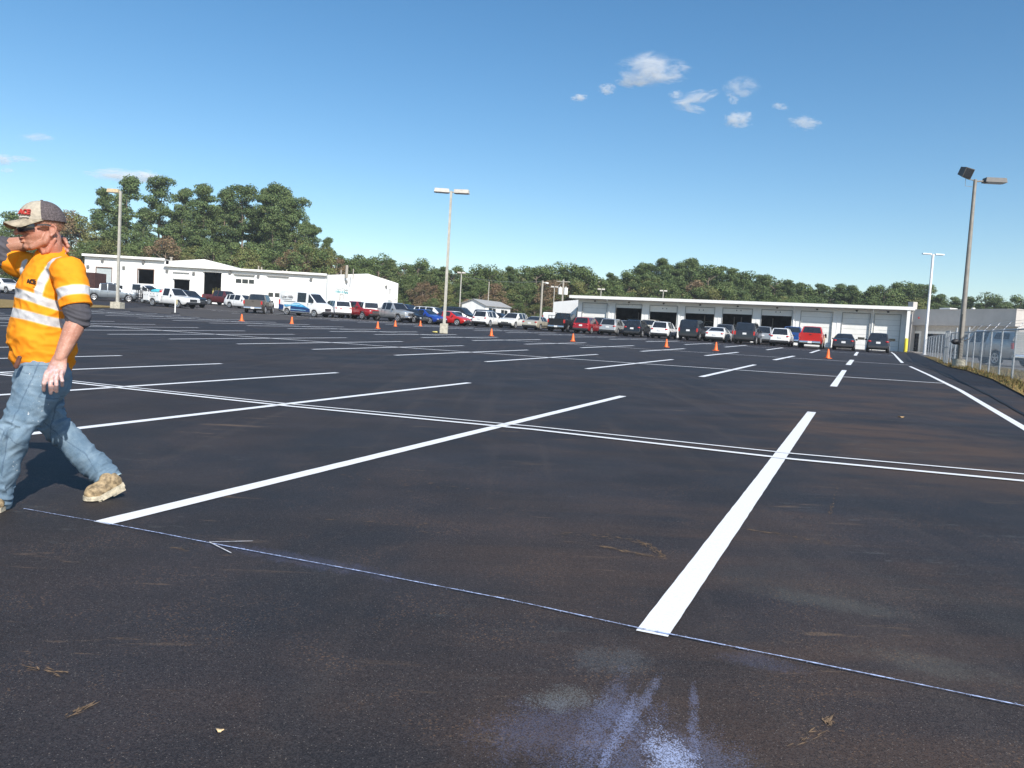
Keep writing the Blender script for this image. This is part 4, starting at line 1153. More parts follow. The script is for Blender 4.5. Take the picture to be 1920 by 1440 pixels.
mb = MB(); mb.box(((xL+xR)/2, dep-.1, eave/2), (xR-xL-.5, .05, eave-.1)); mb.box(((xL+xR)/2, dep/2, .03), (xR-xL-.5, dep-.5, .04))
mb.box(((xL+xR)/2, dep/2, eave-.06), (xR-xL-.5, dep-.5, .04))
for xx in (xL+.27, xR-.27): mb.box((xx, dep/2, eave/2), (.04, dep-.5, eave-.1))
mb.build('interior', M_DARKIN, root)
mb = MB(); mb.box(((xL+xR)/2-.15, dep/2-.05, eave+.10), (xR-xL+1.1, dep+2.5, .18)); rf = mb.build('roof', M_ROOF, root)
mb = MB(); mb.box(((xL+xR)/2-.15, -1.33, eave+.10), (xR-xL+1.12, .06, .34)); mb.box((xL-.72, dep/2-.05, eave+.10), (.06, dep+2.5, .34)); mb.box((xR+.42, dep/2-.05, eave+.10), (.06, dep+2.5, .34)); mb.build('fascia', M_WHITE2, rf)
# battens in the soffit band / pilaster ribs
mb = MB()
for k_ in range(len(ops)-1):
    xa, xb = ops[k_][1], ops[k_+1][0]
    n_ = max(2, int((xb-xa)/.35))
    for q_ in range(n_+1): mb.box((xa+.04+(xb-xa-.08)*q_/n_, -.018, eave/2), (.035, .035, eave))
mb.build('wall_rib', M_WHITE, root)
for (a, b_, o_), (xa, xb, za, zb) in zip(cols, ops):
    z1 = dz; hgt = (dz*.46 if a < 1450 else dz)
    lower = {1153: 577.5, 1217: 585, 1284: 588, 1354: 589, 1427: 592}.get(a, 0)
    z0_ = wallz((a+b_)/2, lower) if o_ else 0.02
    mb = MB(); mb.box(((xa+xb)/2, .17, (z0_+dz)/2), (xb-xa-.02, .05, dz-z0_-.01))
    n_ = max(1, int(round((dz-z0_)/.55)))
    for q_ in range(1, n_): mb.box(((xa+xb)/2, .141, z0_+(dz-z0_)*q_/n_), (xb-xa-.04, .012, .022), mi=1)
    d_ = mb.build('bay_door', [M_DOORW, simple('groove', (.38, .37, .35), .7)], root)
    if not o_:
        w_ = (xb-xa)
        if a > 1400:
            for f_ in ((.62, .86),) if a < 1560 else ((.12, .32), (.62, .86)): m2 = MB(); m2.box((xa+w_*(f_[0]+f_[1])/2, .135, 1.28), (w_*(f_[1]-f_[0]), .02, .24)); m2.build('door_window', M_GLASS, d_)
    else:
        for dx_ in (-.12, .35): m2 = MB(); m2.box(((xa+xb)/2+dx_, .136, z0_+.42), (.08, .02, .13)); m2.build('door_plate', M_BLACK, d_)
    m3 = MB()
    for xx in (xa, xb): m3.box((xx, -.03, dz/2), (.07, .07, dz))
    m3.box(((xa+xb)/2, -.03, dz+.035), (xb-xa+.07, .075, .07)); m3.build('door_frame', simple('frame_grey', (.33, .33, .32), .6), root)
    m4 = MB(); m4.ellip(((xa+xb)/2, -.12, dz+.27), (.12, .14, .09), n=10); m4.build('wall_lamp', M_BLACK, root, 50)
for px in (1141, 1272, 1488, 1636):
    x = wallx(px); mb = MB(); mb.tube([(x, -1.28, eave-.02), (x, -1.15, eave-.15), (x, -.15, eave-.75), (x, -.10, eave-1.0), (x, -.10, .1)], .055, 8); mb.build('downspout', M_WHITE2, root, 40)
mb = MB(); mb.box((wallx(1332), 4, eave+.35), (1.3, 1, .3)); mb.build('roof_unit', M_WHITE2, root)
# workshop clutter lightly seen inside
mb = MB()
for px in (1176, 1306, 1364, 1378, 1440): 
    x = wallx(px); mb = MB(); mb.box((x, 5, 1.6), (.12, .12, 3.2)); mb.build('lift_post', simple('lift_grey', (.25, .26, .28), .6), root)
# bollards
def bollard(x, lab, h=1.15, r_=.13, y_=-.55):
    p = Matrix.LocRotScale(root.location, root.rotation_euler, None) @ V((x, y_, 0)); p.z = g(p.x, p.y)
    mb = MB(); mb.lathe([(r_, 0), (r_, h), (r_*.85, h+.06), (r_*.3, h+.1)], 14); o_ = mb.build('bollard', M_YEL, smooth=40); o_.location = p; tag(o_, lab, 'bollard', 'yellow bollards by the garage doors')
bollard(xR-.12, 'yellow bollard at the right corner of the garage', 1.35, .17, -1.5); bollard(wallx(1570), 'yellow bollard between the red pickup and the dark sedan', 1.2)

# --- white annex left of the garage
p = at(1036, 600, 105); q2 = at(1090, 600, 103)
an = thing('annex_building', (p.x, p.y, base_z), math.atan2(q2.y-p.y, q2.x-p.x), 'low white annex with a sloping top joined to the left end of the garage', 'building')
Lw = math.hypot(q2.x-p.x, q2.y-p.y)
zl_ = at(1036, 566, 105).z-base_z; zr_ = at(1084, 561, 103).z-base_z
mb = MB(); mb.rings([[V((0, y, 0)), V((Lw, y, 0)), V((Lw, y, zr_)), V((0, y, zl_))] for y in (0, 6)]); mb.build('wall', M_WHITE, an)
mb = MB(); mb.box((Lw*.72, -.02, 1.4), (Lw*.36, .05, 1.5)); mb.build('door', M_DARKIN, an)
mb = MB(); mb.box((Lw-.5, -.02, zr_-1.7), (.45, .05, 1.1)); mb.build('window', M_GLASS, an)

# --- beige building (right)
pL, pR = at(1706, 640, 100), at(1904, 650, 88)
bz = g(pL.x, pL.y)-.6
bb = thing('beige_building', (pL.x, pL.y, bz), math.atan2(pR.y-pL.y, pR.x-pL.x), 'beige building with a deep plain fascia above dark openings', 'building')
Lb = math.hypot(pR.x-pL.x, pR.y-pL.y)
tl, tr = at(1713, 577.5, 100).z-bz, at(1904, 586.5, 88).z-bz
bl_, br_ = at(1713, 607, 100).z-bz, at(1903, 616, 88).z-bz
ht = (tl+tr)/2; hb = (bl_+br_)/2
mb = MB(); mb.box((Lb/2, 7, (hb+.02)/2), (Lb, 13.4, hb)); mb.build('wall', simple('beige_lower', (.52, .49, .45), .7), bb)
mb = MB(); mb.box((Lb/2, 6.4, (ht+hb)/2), (Lb, 13.6, ht-hb)); f_ = mb.build('fascia', M_BEIGE, bb)
mb = MB(); mb.box((Lb/2, 6.4, ht+.06), (Lb+.1, 13.7, .12)); mb.build('roof', M_BEIGE, bb)
mb = MB(); mb.box((.1, -.2, ht*.5+.5), (.75, .75, ht+1.1)); mb.build('chimney', M_BEIGE, bb)
def bx(px): 
    t = (px-1706)/(1904-1706); return Lb*t*(88/100)/(1-t+t*.88)*1.0 if False else Lb*t
for (a, b_, zt_, wtrim) in ((1709, 1722, .75, 1), (1737, 1788, .75, 1), (1805, 1832, .75, 1)):
    xa, xb = bx(a), bx(b_); ztop = hb-1.0
    mb = MB(); mb.box(((xa+xb)/2, .27, ztop/2+.15), (xb-xa, .06, ztop-.3)); mb.build('window', M_GLASS, bb)
    mb = MB(); mb.box(((xa+xb)/2, .25, ztop+.16), (xb-xa+.5, .14, .30)); mb.box((xa-.12, .25, ztop/2), (.22, .12, ztop)); mb.box((xb+.12, .25, ztop/2), (.22, .12, ztop)); mb.build('window_frame', M_WHITE2, bb)
mb = MB()
for k_ in range(12): mb.box((bx(1880), .26, .25+k_*.3), (bx(1904)-bx(1858), .05, .26), Matrix.Rotation(.09, 3, 'X'))
mb.build('siding', simple('siding_grey', (.45, .46, .48), .7), bb)
mb = MB(); mb.ellip((bx(1726), -.5, hb+.9), (.12, .1, .12), n=8); mb.build('alarm_bell', M_RED, bb)
mb = MB(); mb.box((bx(1746), 3, ht+.3), (1.4, 1.4, .35)); mb.cyl((bx(1794), 3, ht+.3), (0, 0, 1), .2, .4); mb.build('roof_vent', M_WHITE2, bb)

# --- small white shed with a gable
sl, sc_, sr = at(866, 585, 120), at(910, 585, 118), at(956, 585, 128)
sz = g(sc_.x, sc_.y)-1.2
sh = thing('shed', (sc_.x, sc_.y, sz), 0, 'small white gabled shed with two dark windows before the trees', 'shed')
def L_(p_): return V((p_.x-sc_.x, p_.y-sc_.y, p_.z-sz))
gl, gr_ = L_(at(866, 569.3, 120)), L_(at(910, 573, 118)); gp_ = L_(at(888.5, 561.5, 119))
er = L_(at(957, 577, 128)); rr_ = L_(at(937.5, 567.5, 129.5))
mb = MB(); b0 = V((gl.x, gl.y, 0)); b1 = V((0, 0, 0)); b2 = V((er.x, er.y, 0)); b3 = b0+b2
el = b3+V((0, 0, er.z))
for f_ in ([b0, b1, gr_, gp_, gl], [b1, b2, er, gr_], [b2, b3, el, rr_, er], [b3, b0, gl, el]):
    n = len(mb.v); mb.v += [V(x) for x in f_]; mb.f.append(list(range(n, n+len(f_)))); mb.m.append(0)
mb.build('wall', M_WHITE, sh)
mb = MB(); up = V((0, 0, .05))
for (a, b_, c_, d_) in ((gr_, er, rr_, gp_), (gl, el, rr_, gp_)):
    for t_ in (up, ): 
        ee = (a-d_).normalized()*.3; e2 = (b_-c_).normalized()*.3
        out_ = (gp_-rr_).normalized()*.25
        mb.rings([[a+ee+out_+up, b_+e2-out_+up, c_-out_+up, d_+out_+up], [a+ee+out_+up*2.4, b_+e2-out_+up*2.4, c_-out_+up*2.4, d_+out_+up*2.4]])
mb.build('roof', M_ROOF, sh)
dirw = (er-gr_); dirw.z = 0; Lr = dirw.length; dirw.normalize(); nw = V((dirw.y, -dirw.x, 0))
for a, b_ in ((.10, .38), (.58, .86)):
    mb = MB(); c_ = dirw*(Lr*(a+b_)/2)+nw*.03+V((0, 0, er.z-1.15)); mb.box(c_, (Lr*(b_-a), .06, 1.2), Matrix.Rotation(math.atan2(dirw.y, dirw.x), 3, 'Z'))
    w_ = mb.build('window', M_GLASS, sh)
    mb = MB()
    for s in (-1, 0, 1): mb.box(c_+nw*.02+dirw*(s*Lr*(b_-a)/2), (.09, .07, 1.25), Matrix.Rotation(math.atan2(dirw.y, dirw.x), 3, 'Z'))
    mb.build('frame', M_WHITE2, w_)

# --- white workshop (left)
DB = 118.
pL = at(157, 560, DB)
wz = g(-45, 112)-.9
wk = thing('workshop_building', (pL.x, DB, wz), 0, 'long white workshop with garage doors and a gabled right end', 'building')
def W_(px, py, D=DB): p_ = at(px, py, D); return V((p_.x-pL.x, p_.y-DB, p_.z-wz))
def op(x0, x1, y0, y1):
    a, b_ = W_(x0, y0), W_(x1, y1); c_ = W_((x0+x1)/2, (y0+y1)/2)
    return (a.x, b_.x, max(0, c_.z-(y1-y0)/FOC*DB/2), c_.z+(y1-y0)/FOC*DB/2)
zA = W_(157, 479).z; xA0, xA1 = 0, W_(310, 483).x
zM = (W_(433, 504).z+W_(617, 517).z)/2; xM1 = W_(613, 560).x
opA = [op(181, 208, 502, 560), op(259, 287.5, 505.5, 532)]
opM = [op(326, 354.5, 524.5, 560), op(382.5, 413.5, 511, 565), op(440, 475, 516, 570), op(502, 539, 518.5, 575)]
mb = MB(); wall_with_openings(mb, 0, xA1, 0, zA, 0, .25, opA)
wall_with_openings(mb, xA1+.003, xM1, 0, zM, 0, .25, opM)
mb.box((.12, 8.2, zA/2), (.24, 15.9, zA)); mb.box((xM1/2, 16.3, zM/2), (xM1, .24, zM))
mb.build('wall', M_WHITE, wk)
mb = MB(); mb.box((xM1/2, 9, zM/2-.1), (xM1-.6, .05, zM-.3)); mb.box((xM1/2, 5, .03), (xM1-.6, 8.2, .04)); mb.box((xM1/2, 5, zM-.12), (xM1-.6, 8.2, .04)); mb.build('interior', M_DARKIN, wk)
# upper rear volume of the first section with its slope down to the right
a, b_, c_ = W_(310, 482.5), W_(377, 484.5), W_(433, 499.5)
mb = MB(); mb.rings([[V((xA1, y, zM-.05)), V((c_.x, y, zM-.05)), V((c_.x, y, c_.z)), V((b_.x, y, b_.z)), V((xA1, y, zA))] for y in (1.2, 15)]); mb.build('upper_wall', M_WHITE, wk)
# right end wall (gabled, faces a little towards the lot)
g0, g1, g2 = W_(613, 514.5), W_(690, 513.2, 126), W_(747, 531.5, 132)
mb = MB(); dirg = V((g2.x-g0.x, g2.y-g0.y, 0)); ng = V((-dirg.y, dirg.x, 0)).normalized()
pts = [V((g0.x, g0.y, 0)), V((g2.x, g2.y, 0)), V(g2), V(g1), V((g0.x, g0.y, zM))]
mb.rings([pts, [p_+ng*.25 for p_ in pts]])
# back volume
mb.box((g0.x-3, 14, zM/2-.2), (6, .2, zM-.4)); mb.build('gable_wall', M_WHITE, wk)
mb = MB(); bk = V((-6, 14, -1.2)); sk = ng*.27-V((0, 0, .03))
mb.rings([[V((g0.x, g0.y, zM))+sk, V(g1)+sk, V(g2)+sk], [V((g0.x, g0.y, zM))+sk+bk, V(g1)+sk+bk, V(g2)+sk+bk]])
mb.build('gable_roof', M_WHITE2, wk)
mb = MB(); mb.box(((xA1)/2, 8, zA+.08), (xA1+.1, 17, .16)); mb.box(((xA1+xM1)/2, 8, zM+.06), (xM1-xA1-.04, 16.9, .12)); rf = mb.build('roof', M_ROOF, wk)
mb = MB(); mb.box((xA1/2, -.55, zA+.08), (xA1+.3, .1, .34)); mb.box(((xA1+xM1)/2, -.55, zM+.02), (xM1-xA1-.1, .1, .30)); mb.build('gutter', M_WHITE2, rf)
# doors
def door(o_, mat, frac=(0, 1), win=None, lab=None):
    xa, xb, za, zb = o_; z0_, z1_ = za+(zb-za)*frac[0], za+(zb-za)*frac[1]
    mb = MB(); mb.box(((xa+xb)/2, .17, (z0_+z1_)/2), (xb-xa-.02, .05, z1_-z0_-.01))
    d_ = mb.build('garage_door', mat, wk)
    if lab: d_['label'] = lab
    if win:
        for (fa, fb, za_, zb_) in win:
            m2 = MB(); m2.box((xa+(xb-xa)*(fa+fb)/2, .138, (za_+zb_)/2), ((xb-xa)*(fb-fa), .02, zb_-za_)); m2.build('door_window', M_GLASS, d_)
door(opA[0], M_GREYD, lab='pale grey roll-up door')
wz1 = W_(455, 531).z; door(opM[2], M_DOORW, (0.05, 1), [(.05, .33, wz1, wz1+.6), (.38, .67, wz1, wz1+.6), (.72, .97, wz1, wz1+.6)])
wz2 = W_(515, 557).z; door(opM[3], M_DOORW, (0, 1), [(.05, .28, wz2, wz2+.62), (.36, .58, wz2, wz2+.62)])
M_FRB = simple('frame_brown', (.20, .12, .09), .7)
for o_ in (opA[0], opA[1]):
    mb = MB(); xa, xb, za, zb = o_
    mb.box((xa-.06, -.01, (za+zb)/2), (.12, .08, zb-za)); mb.box((xb+.06, -.01, (za+zb)/2), (.10, .08, zb-za)); mb.box(((xa+xb)/2, -.012, zb+.05), (xb-xa+.24, .09, .10)); mb.build('door_frame', M_FRB, wk)
for o_ in opM:
    mb = MB(); xa, xb, za, zb = o_
    mb.box(((xa+xb)/2, -.10, zb+.06), (xb-xa+.2, .2, .12)); mb.build('door_header', simple('frame_grey', (.33, .33, .32), .6), wk)
mb = MB(); a = W_(325, 509); mb.box((a.x+1.2, -.12, a.z-.1), (2.4, .2, .12)); mb.build('door_header', simple('frame_grey', (.33, .33, .32), .6), wk)
for px, py in ((193, 489), (269.5, 492), (166, 500), (233, 502), (364, 513), (485, 518), (584, 524), (314, 508), (432, 511), (650, 528.5), (724.5, 538)):
    D_ = DB+.0; a = W_(px, py)
    if px > 613: t_ = (px-613)/134.; a = W_(px, py, DB+14*t_-.2)
    mb = MB(); mb.box((a.x, a.y-.16, a.z), (.32, .26, .42), Matrix.Rotation(.4, 3, 'X')); mb.box((a.x, a.y-.05, a.z+.2), (.1, .2, .1)); mb.build('wall_lamp', simple('lamp_grey', (.22, .22, .21), .6), wk)
xg = V((g2.x-g0.x, g2.y-g0.y, 0)).normalized(); ngo = V((xg.y, -xg.x, 0))
def gpt(px, py): 
    t_ = (px-613)/134.; D_ = DB+14*t_; a = W_(px, py, D_); return a+ngo*.03
M_TEAL = simple('sign_teal', (.14, .42, .46), .6); M_SIGNG = simple('sign_grey', (.40, .44, .44), .6)
put_text('sign_lettering', 'Heavy Truck', .52, M_SIGNG, wk, gpt(640.5, 542.5), xg, (0, 0, 1), .02, .006)
put_text('sign_lettering', 'Utility & Parts', .50, M_TEAL, wk, gpt(640.5, 547.6), xg, (0, 0, 1), .02, .006)
RG = Matrix.Rotation(math.atan2(xg.y, xg.x), 3, 'Z')
for px, py, w_, h_ in ((638.5, 565, .75, 2.0), (642.5, 565, .12, 2.0)):
    pass
a = gpt(640, 560); mb = MB(); mb.box(a+V((0, 0, -.4)), (.85, .06, 2.2), RG); d_ = mb.build('entrance_door', simple('door_grey', (.45, .43, .41), .6), wk)
mb = MB(); mb.box(a+ngo*.03+V((0, 0, -.1)), (.5, .04, 1.2), RG); mb.build('door_glass', M_DOORW, d_)
a = gpt(730, 547); mb = MB(); mb.box(a, (.62, .06, .85), RG); w_ = mb.build('window', simple('vent_grey', (.55, .54, .52), .6), wk)
mb = MB(); mb.box(a+V((0, 0, .48)), (.7, .12, .08), RG); mb.build('hood', M_GREYD, w_)
a = gpt(729, 570); mb = MB(); mb.box(a, (.55, .06, 1.4), RG); mb.build('door', M_GREYD, wk)
a = gpt(689, 520); mb = MB(); mb.box(a, (.6, .05, .1), RG); mb.box(a+V((0, 0, .25)), (.12, .05, .35), RG); mb.box(a-V((0, 0, .6)), (.5, .05, .14), RG); mb.build('wall_emblem', simple('emblem_grey', (.55, .53, .50), .6), wk)
a = W_(613.5, 530); mb = MB(); mb.tube([(a.x, -.4, zM-.05), (a.x, -.1, zM-.5), (a.x, -.1, .1)], .06, 6); mb.build('downspout', M_GREYD, wk)
# roof pipes
mb = MB()
for px, ph, w_ in ((472, 8, .10), (478, 6.5, .10), (526, 4, .08), (519, 2.5, .10), (631, 10, .08), (654.5, 13, .08)):
    a = W_(px, 512); mb = MB(); mb.cyl((a.x, 3, zM+.06+ph*.04), (0, 0, 1), w_, ph*.08+.5, 8); mb.build('roof_pipe', M_WOOD, wk, 40)
a = W_(642, 508); mb = MB(); mb.cyl((a.x, 3, zM+.9), (0, 0, 1), .20, 1.9, 10); mb.build('roof_pipe', M_WOOD, wk, 40)
a = W_(310, 479); mb = MB(); mb.cyl((a.x, 2, zA+.3), (0, 0, 1), .18, .5, 10); mb.cyl((a.x, 2, zA+.6), (0, 0, 1), .28, .12, 10)
mb.build('roof_pipe', M_WOOD, wk, 40)
mb = MB()
for k_ in range(4): a = W_(386+k_*5, 545); mb = MB(); mb.box((a.x, 3, a.z-.2), (.25, .25, 1.5+.3*(k_ % 2))); mb.build('stored_crate', simple('yellow_goods', (.40, .35, .12), .7, 0, .5, 3), wk)

# ---------------------------------------------------------------- chain link fence
posts = [gnd(1975, 738), gnd(1925, 722), gnd(1896.8, 712.6), gnd(1872, 706.5), gnd(1852.5, 701), gnd(1837, 697), gnd(1822, 693.5), gnd(1810.5, 689.5), gnd(1788, 685)]
posts = [V((p_.x, p_.y)) for p_ in posts]
far = [posts[-1].lerp(V((41.6, 80.5)), t_) for t_ in (.07, .14, .21, .29, .38, .47, .57, .67, .78, .9, 1.)]
fc = thing('chain_link_fence', onlot(posts[0].x, posts[0].y), 0, 'galvanised chain link fence with barbed wire arms along the right side', 'fence')
fo = V(fc.location)
HF = 1.62
def fp(p2_, z): return onlot(p2_.x, p2_.y, z)-fo
allp = posts+far
for i, p_ in enumerate(allp):
    mb = MB(); tall = (i == 7 or i == 8)
    mb.tube([fp(p_, 0), fp(p_, HF+(.25 if tall else .02))], .034 if not tall else .045, 8); mb.build('post', M_GALV, fc, 50)
mb = MB()
for a, b_ in zip(allp[:-1], allp[1:]):
    for z in (HF, ) : mb.tube([fp(a, z), fp(b_, z)], .024, 6)
mb.build('top_rail', M_GALV, fc)
for p_ in posts[:8]:
    mb = MB(); mb.tube([fp(p_, HF), fp(p_, HF+.34)+V((.34, .08, 0))], .011, 6); mb.build('barb_arm', M_GALV, fc)
mb = MB()
for k_ in (.35, .68, 1.):
    for a, b_ in zip(posts[:7], posts[1:8]): mb.tube([fp(a, HF+.34*k_)+V((.34*k_, .08*k_, 0)), fp(b_, HF+.34*k_)+V((.34*k_, .08*k_, 0))], .006, 4)
mb.build('barbed_wire', M_GALV, fc)
# diamond wire as flat crossed wires
mb = MB(); wr_ = .0105; pit = .115
acc = [0]
for a, b_ in zip(allp[:-1], allp[1:]): acc.append(acc[-1]+(b_-a).length)
def along(s_):
    s_ = max(0, min(acc[-1]-1e-4, s_))
    for i in range(len(acc)-1):
        if s_ <= acc[i+1]: return allp[i].lerp(allp[i+1], (s_-acc[i])/(acc[i+1]-acc[i]))
    return allp[-1]
s_ = -HF
Hm = HF-.02
while s_ < acc[-1]:
    for sg in (1, -1):
        # climb Hm while travelling Hm along
        npt = 4; prev = None
        for k_ in range(npt+1):
            t_ = k_/npt; ss = s_+Hm*t_; zz = Hm*t_ if sg > 0 else Hm*(1-t_)
            if ss < 0 or ss > acc[-1]: prev = None; continue
            q_ = fp(along(ss), zz+.02)
            if prev is not None:
                dvec = (q_-prev).normalized(); nn = V((0, 0, 1)).cross(dvec); nn.normalize(); w_ = dvec.cross(nn)*wr_
                n = len(mb.v); mb.v += [prev-w_, prev+w_, q_+w_, q_-w_]; mb.f.append([n, n+1, n+2, n+3]); mb.m.append(0)
            prev = q_
    s_ += pit
mb.build('wire_mesh', simple('wire_zinc', (.60, .61, .62), .6, .1, .1, 8), fc)
# gate leaf standing open
gp0 = along(acc[8]+1.2)
gt = thing('fence_gate', onlot(gp0.x-.25, gp0.y), math.radians(68), 'tall pipe framed swing gate standing open by the lamp post', 'gate')
mb = MB()
for x, z0_, z1_ in ((0, .05, 1.7), (1.6, .05, 1.7), (.8, .05, 1.7)): mb.tube([(x, 0, z0_), (x, 0, z1_)], .026, 6)
for z in (.06, .9, 1.7): mb.tube([(0, 0, z), (1.6, 0, z)], .026, 6)
mb.build('frame', M_GALV, gt)
mb = MB()
for k_ in range(30):
    x = k_*.053; mb.box((x+.03, .0, .88), (.006, .004, 1.64))
for k_ in range(28): mb.box((.8, .0, .08+k_*.058), (1.6, .004, .006))
mb.build('wire_mesh', M_GALV, gt)

# ---------------------------------------------------------------- trees
LEAF_PINE = mat_leaf('pine_needles', (.042, .085, .028), (.185, .240, .092), (.125, .160, .055))
LEAF_OAK = mat_leaf('oak_leaves', (.046, .088, .026), (.185, .235, .080), (.135, .150, .055))
LEAF_DRY = mat_leaf('autumn_leaves', (.17, .12, .07), (.27, .175, .10), (.15, .15, .06))
LEAF_YG = mat_leaf('yellow_green_leaves', (.12, .14, .040), (.21, .22, .075), (.16, .14, .06))

def leaf_mesh(name, clumps, dens, size, mat, seed, flat=.0):
    r = np.random.default_rng(seed); P = []; NRM = []; SZ = []
    for c, rad in clumps:
        n = int(dens*(rad[0]*rad[1]+rad[0]*rad[2]+rad[1]*rad[2])/3)
        d = r.normal(size=(n, 3)); d /= np.linalg.norm(d, axis=1)[:, None]
        rr = r.uniform(.45, 1.0, n)**.6
        rr *= 1+.28*np.sin(d[:, 0]*5+c[0]*3)*np.sin(d[:, 1]*4+c[1]*2)*np.cos(d[:, 2]*5+c[2])
        P.append(np.array(c)+d*rr[:, None]*np.array(rad))
        nn = d+r.normal(size=(n, 3))*.7; nn[:, 2] += .35
        NRM.append(nn/np.linalg.norm(nn, axis=1)[:, None]); SZ.append(size*r.uniform(.6, 1.4, n))
    P = np.concatenate(P); N = np.concatenate(NRM); S_ = np.concatenate(SZ); n = len(P)
    t = r.normal(size=(n, 3)); A = np.cross(N, t); A /= np.linalg.norm(A, axis=1)[:, None]; B = np.cross(N, A)
    A *= S_[:, None]*.5; B *= S_[:, None]*.5*r.uniform(.45, .9, n)[:, None]
    co = np.stack([P-A-B*.4, P-A*.2-B, P+A, P+B*.9], 1).reshape(-1, 3)
    me = bpy.data.meshes.new(name); me.vertices.add(4*n); me.vertices.foreach_set('co', co.astype(np.float32).ravel())
    me.loops.add(4*n); me.loops.foreach_set('vertex_index', np.arange(4*n, dtype=np.int32))
    me.polygons.add(n); me.polygons.foreach_set('loop_start', (np.arange(n)*4).astype(np.int32))
    try: me.polygons.foreach_set('loop_total', np.full(n, 4, dtype=np.int32))
    except Exception: pass
    at_ = me.attributes.new('leafrand', 'FLOAT', 'FACE'); at_.data.foreach_set('value', r.uniform(0, 1, n).astype(np.float32))
    me.materials.append(mat); me.update(calc_edges=True); me.validate()
    return me

def pine_proto(seed, H=24., bare=.32, spread=3.6):
    r = random.Random(seed); tr = MB(); clumps = []
    bend = r.uniform(-.6, .6)
    pts = [V((bend*math.sin(3*t_/10.)*.5, .3*math.sin(t_*.7+seed), H*.97*t_/10)) for t_ in range(11)]
    tr.tube(pts, [.33-.029*t_ for t_ in range(11)], 8)
    z = H*bare
    while z < H*.97:
        f = (z-H*bare)/(H*(1-bare)); sp = spread*(1.0-.62*f**2)*(.55+.45*min(1, f*4+.35))
        for _ in range(r.choice((2, 2, 3))):
            a = r.uniform(0, 6.28); ln = sp*r.uniform(.45, 1.05)
            base = V((bend*math.sin(.3*z/H*10)*.5, 0, z)); tip = base+V((math.cos(a)*ln, math.sin(a)*ln, ln*r.uniform(.05, .45)))
            tr.tube([base, base.lerp(tip, .5)-V((0, 0, .1)), tip], [.09, .06, .03], 5)
            k = r.uniform(.65, 1.25)
            clumps.append((tuple(tip), (k*1.2, k*1.2, k*.72)))
            if r.random() < .9:
                m_ = base.lerp(tip, .55); k = r.uniform(.7, 1.15); clumps.append((tuple(m_+V((r.uniform(-.6, .6), r.uniform(-.6, .6), .2))), (k*1.25, k*1.25, k*.95)))
        z += r.uniform(.65, 1.15)
    clumps.append(((bend*.5, 0, H*.96), (.9, .9, 1.1)))
    for q_ in range(4): clumps.append(((bend*.5+r.uniform(-1, 1), r.uniform(-1, 1), H*r.uniform(.86, .95)), (.9, .9, .8)))
    return tr.mesh('trunk', M_BARK, 60), clumps

def broad_proto(seed, H=13., spread=4.2, low=.18):
    r = random.Random(seed); tr = MB(); clumps = []
    tr.tube([(0, 0, 0), (.1, 0, H*.25), (-.1, .1, H*.55), (0, 0, H*.85)], [.28, .22, .14, .05], 8)
    for i in range(44):
        f = r.random()**.8; z = H*(low+(.95-low)*f); a = r.uniform(0, 6.28)
        ln = spread*math.sqrt(max(.04, 1-((f-.38)/.66)**2))*r.uniform(.35, .98)
        tip = V((math.cos(a)*ln, math.sin(a)*ln, z)); base = V((0, 0, max(1, z-ln*.7)))
        if i % 2 == 0: tr.tube([base, base.lerp(tip, .5)+V((0, 0, .2)), tip], [.10, .06, .025], 5)
        k = r.uniform(.6, 1.3); clumps.append((tuple(tip), (k*1.1, k*1.1, k*.85)))
    return tr.mesh('trunk', M_BARK, 60), clumps

PR = {}
for i in range(4):
    tm, cl = pine_proto(11+i, 24, [.22, .34, .27, .18][i], [3.6, 3.2, 4.0, 3.7][i])
    PR['pine%d' % i] = (tm, leaf_mesh('crown', cl, 210, .30, LEAF_PINE, 50+i), 24.)
for i in range(4):
    tm, cl = broad_proto(31+i, 13, [4.3, 3.7, 4.6, 4.0][i], .12)
    me = leaf_mesh('crown', cl, 190, .29, LEAF_OAK, 70+i)
    PR['oak%d' % i] = (tm, me, 13.)
    for nm_, mt in (('dry', LEAF_DRY), ('yg', LEAF_YG)):
        if i < 2:
            m2 = me.copy(); m2.materials.clear(); m2.materials.append(mt); PR[nm_+str(i)] = (tm, m2, 13.)
TREE_N = [0]
def tree(kind, px, ytop, D, label, group, wscale=1., zoff=0):
    tm, cm, H0 = PR[kind]; p_ = at(px, ytop, D); z0_ = g(p_.x, p_.y)+zoff; H = p_.z-z0_
    if H < 2: return
    s_ = H/H0/1.01
    nm_ = 'pine_tree' if kind.startswith('pine') else 'broadleaf_tree'
    o = thing(nm_, (p_.x, p_.y, z0_), rnd.uniform(0, 6.28), label, 'tree', group)
    w_ = s_*wscale; o.scale = (w_, w_, s_)
    a = bpy.data.objects.new('trunk', tm); C.objects.link(a); a.parent = o
    b_ = bpy.data.objects.new('crown', cm); C.objects.link(b_); b_.parent = o
    TREE_N[0] += 1
tr_ = random.Random(5)
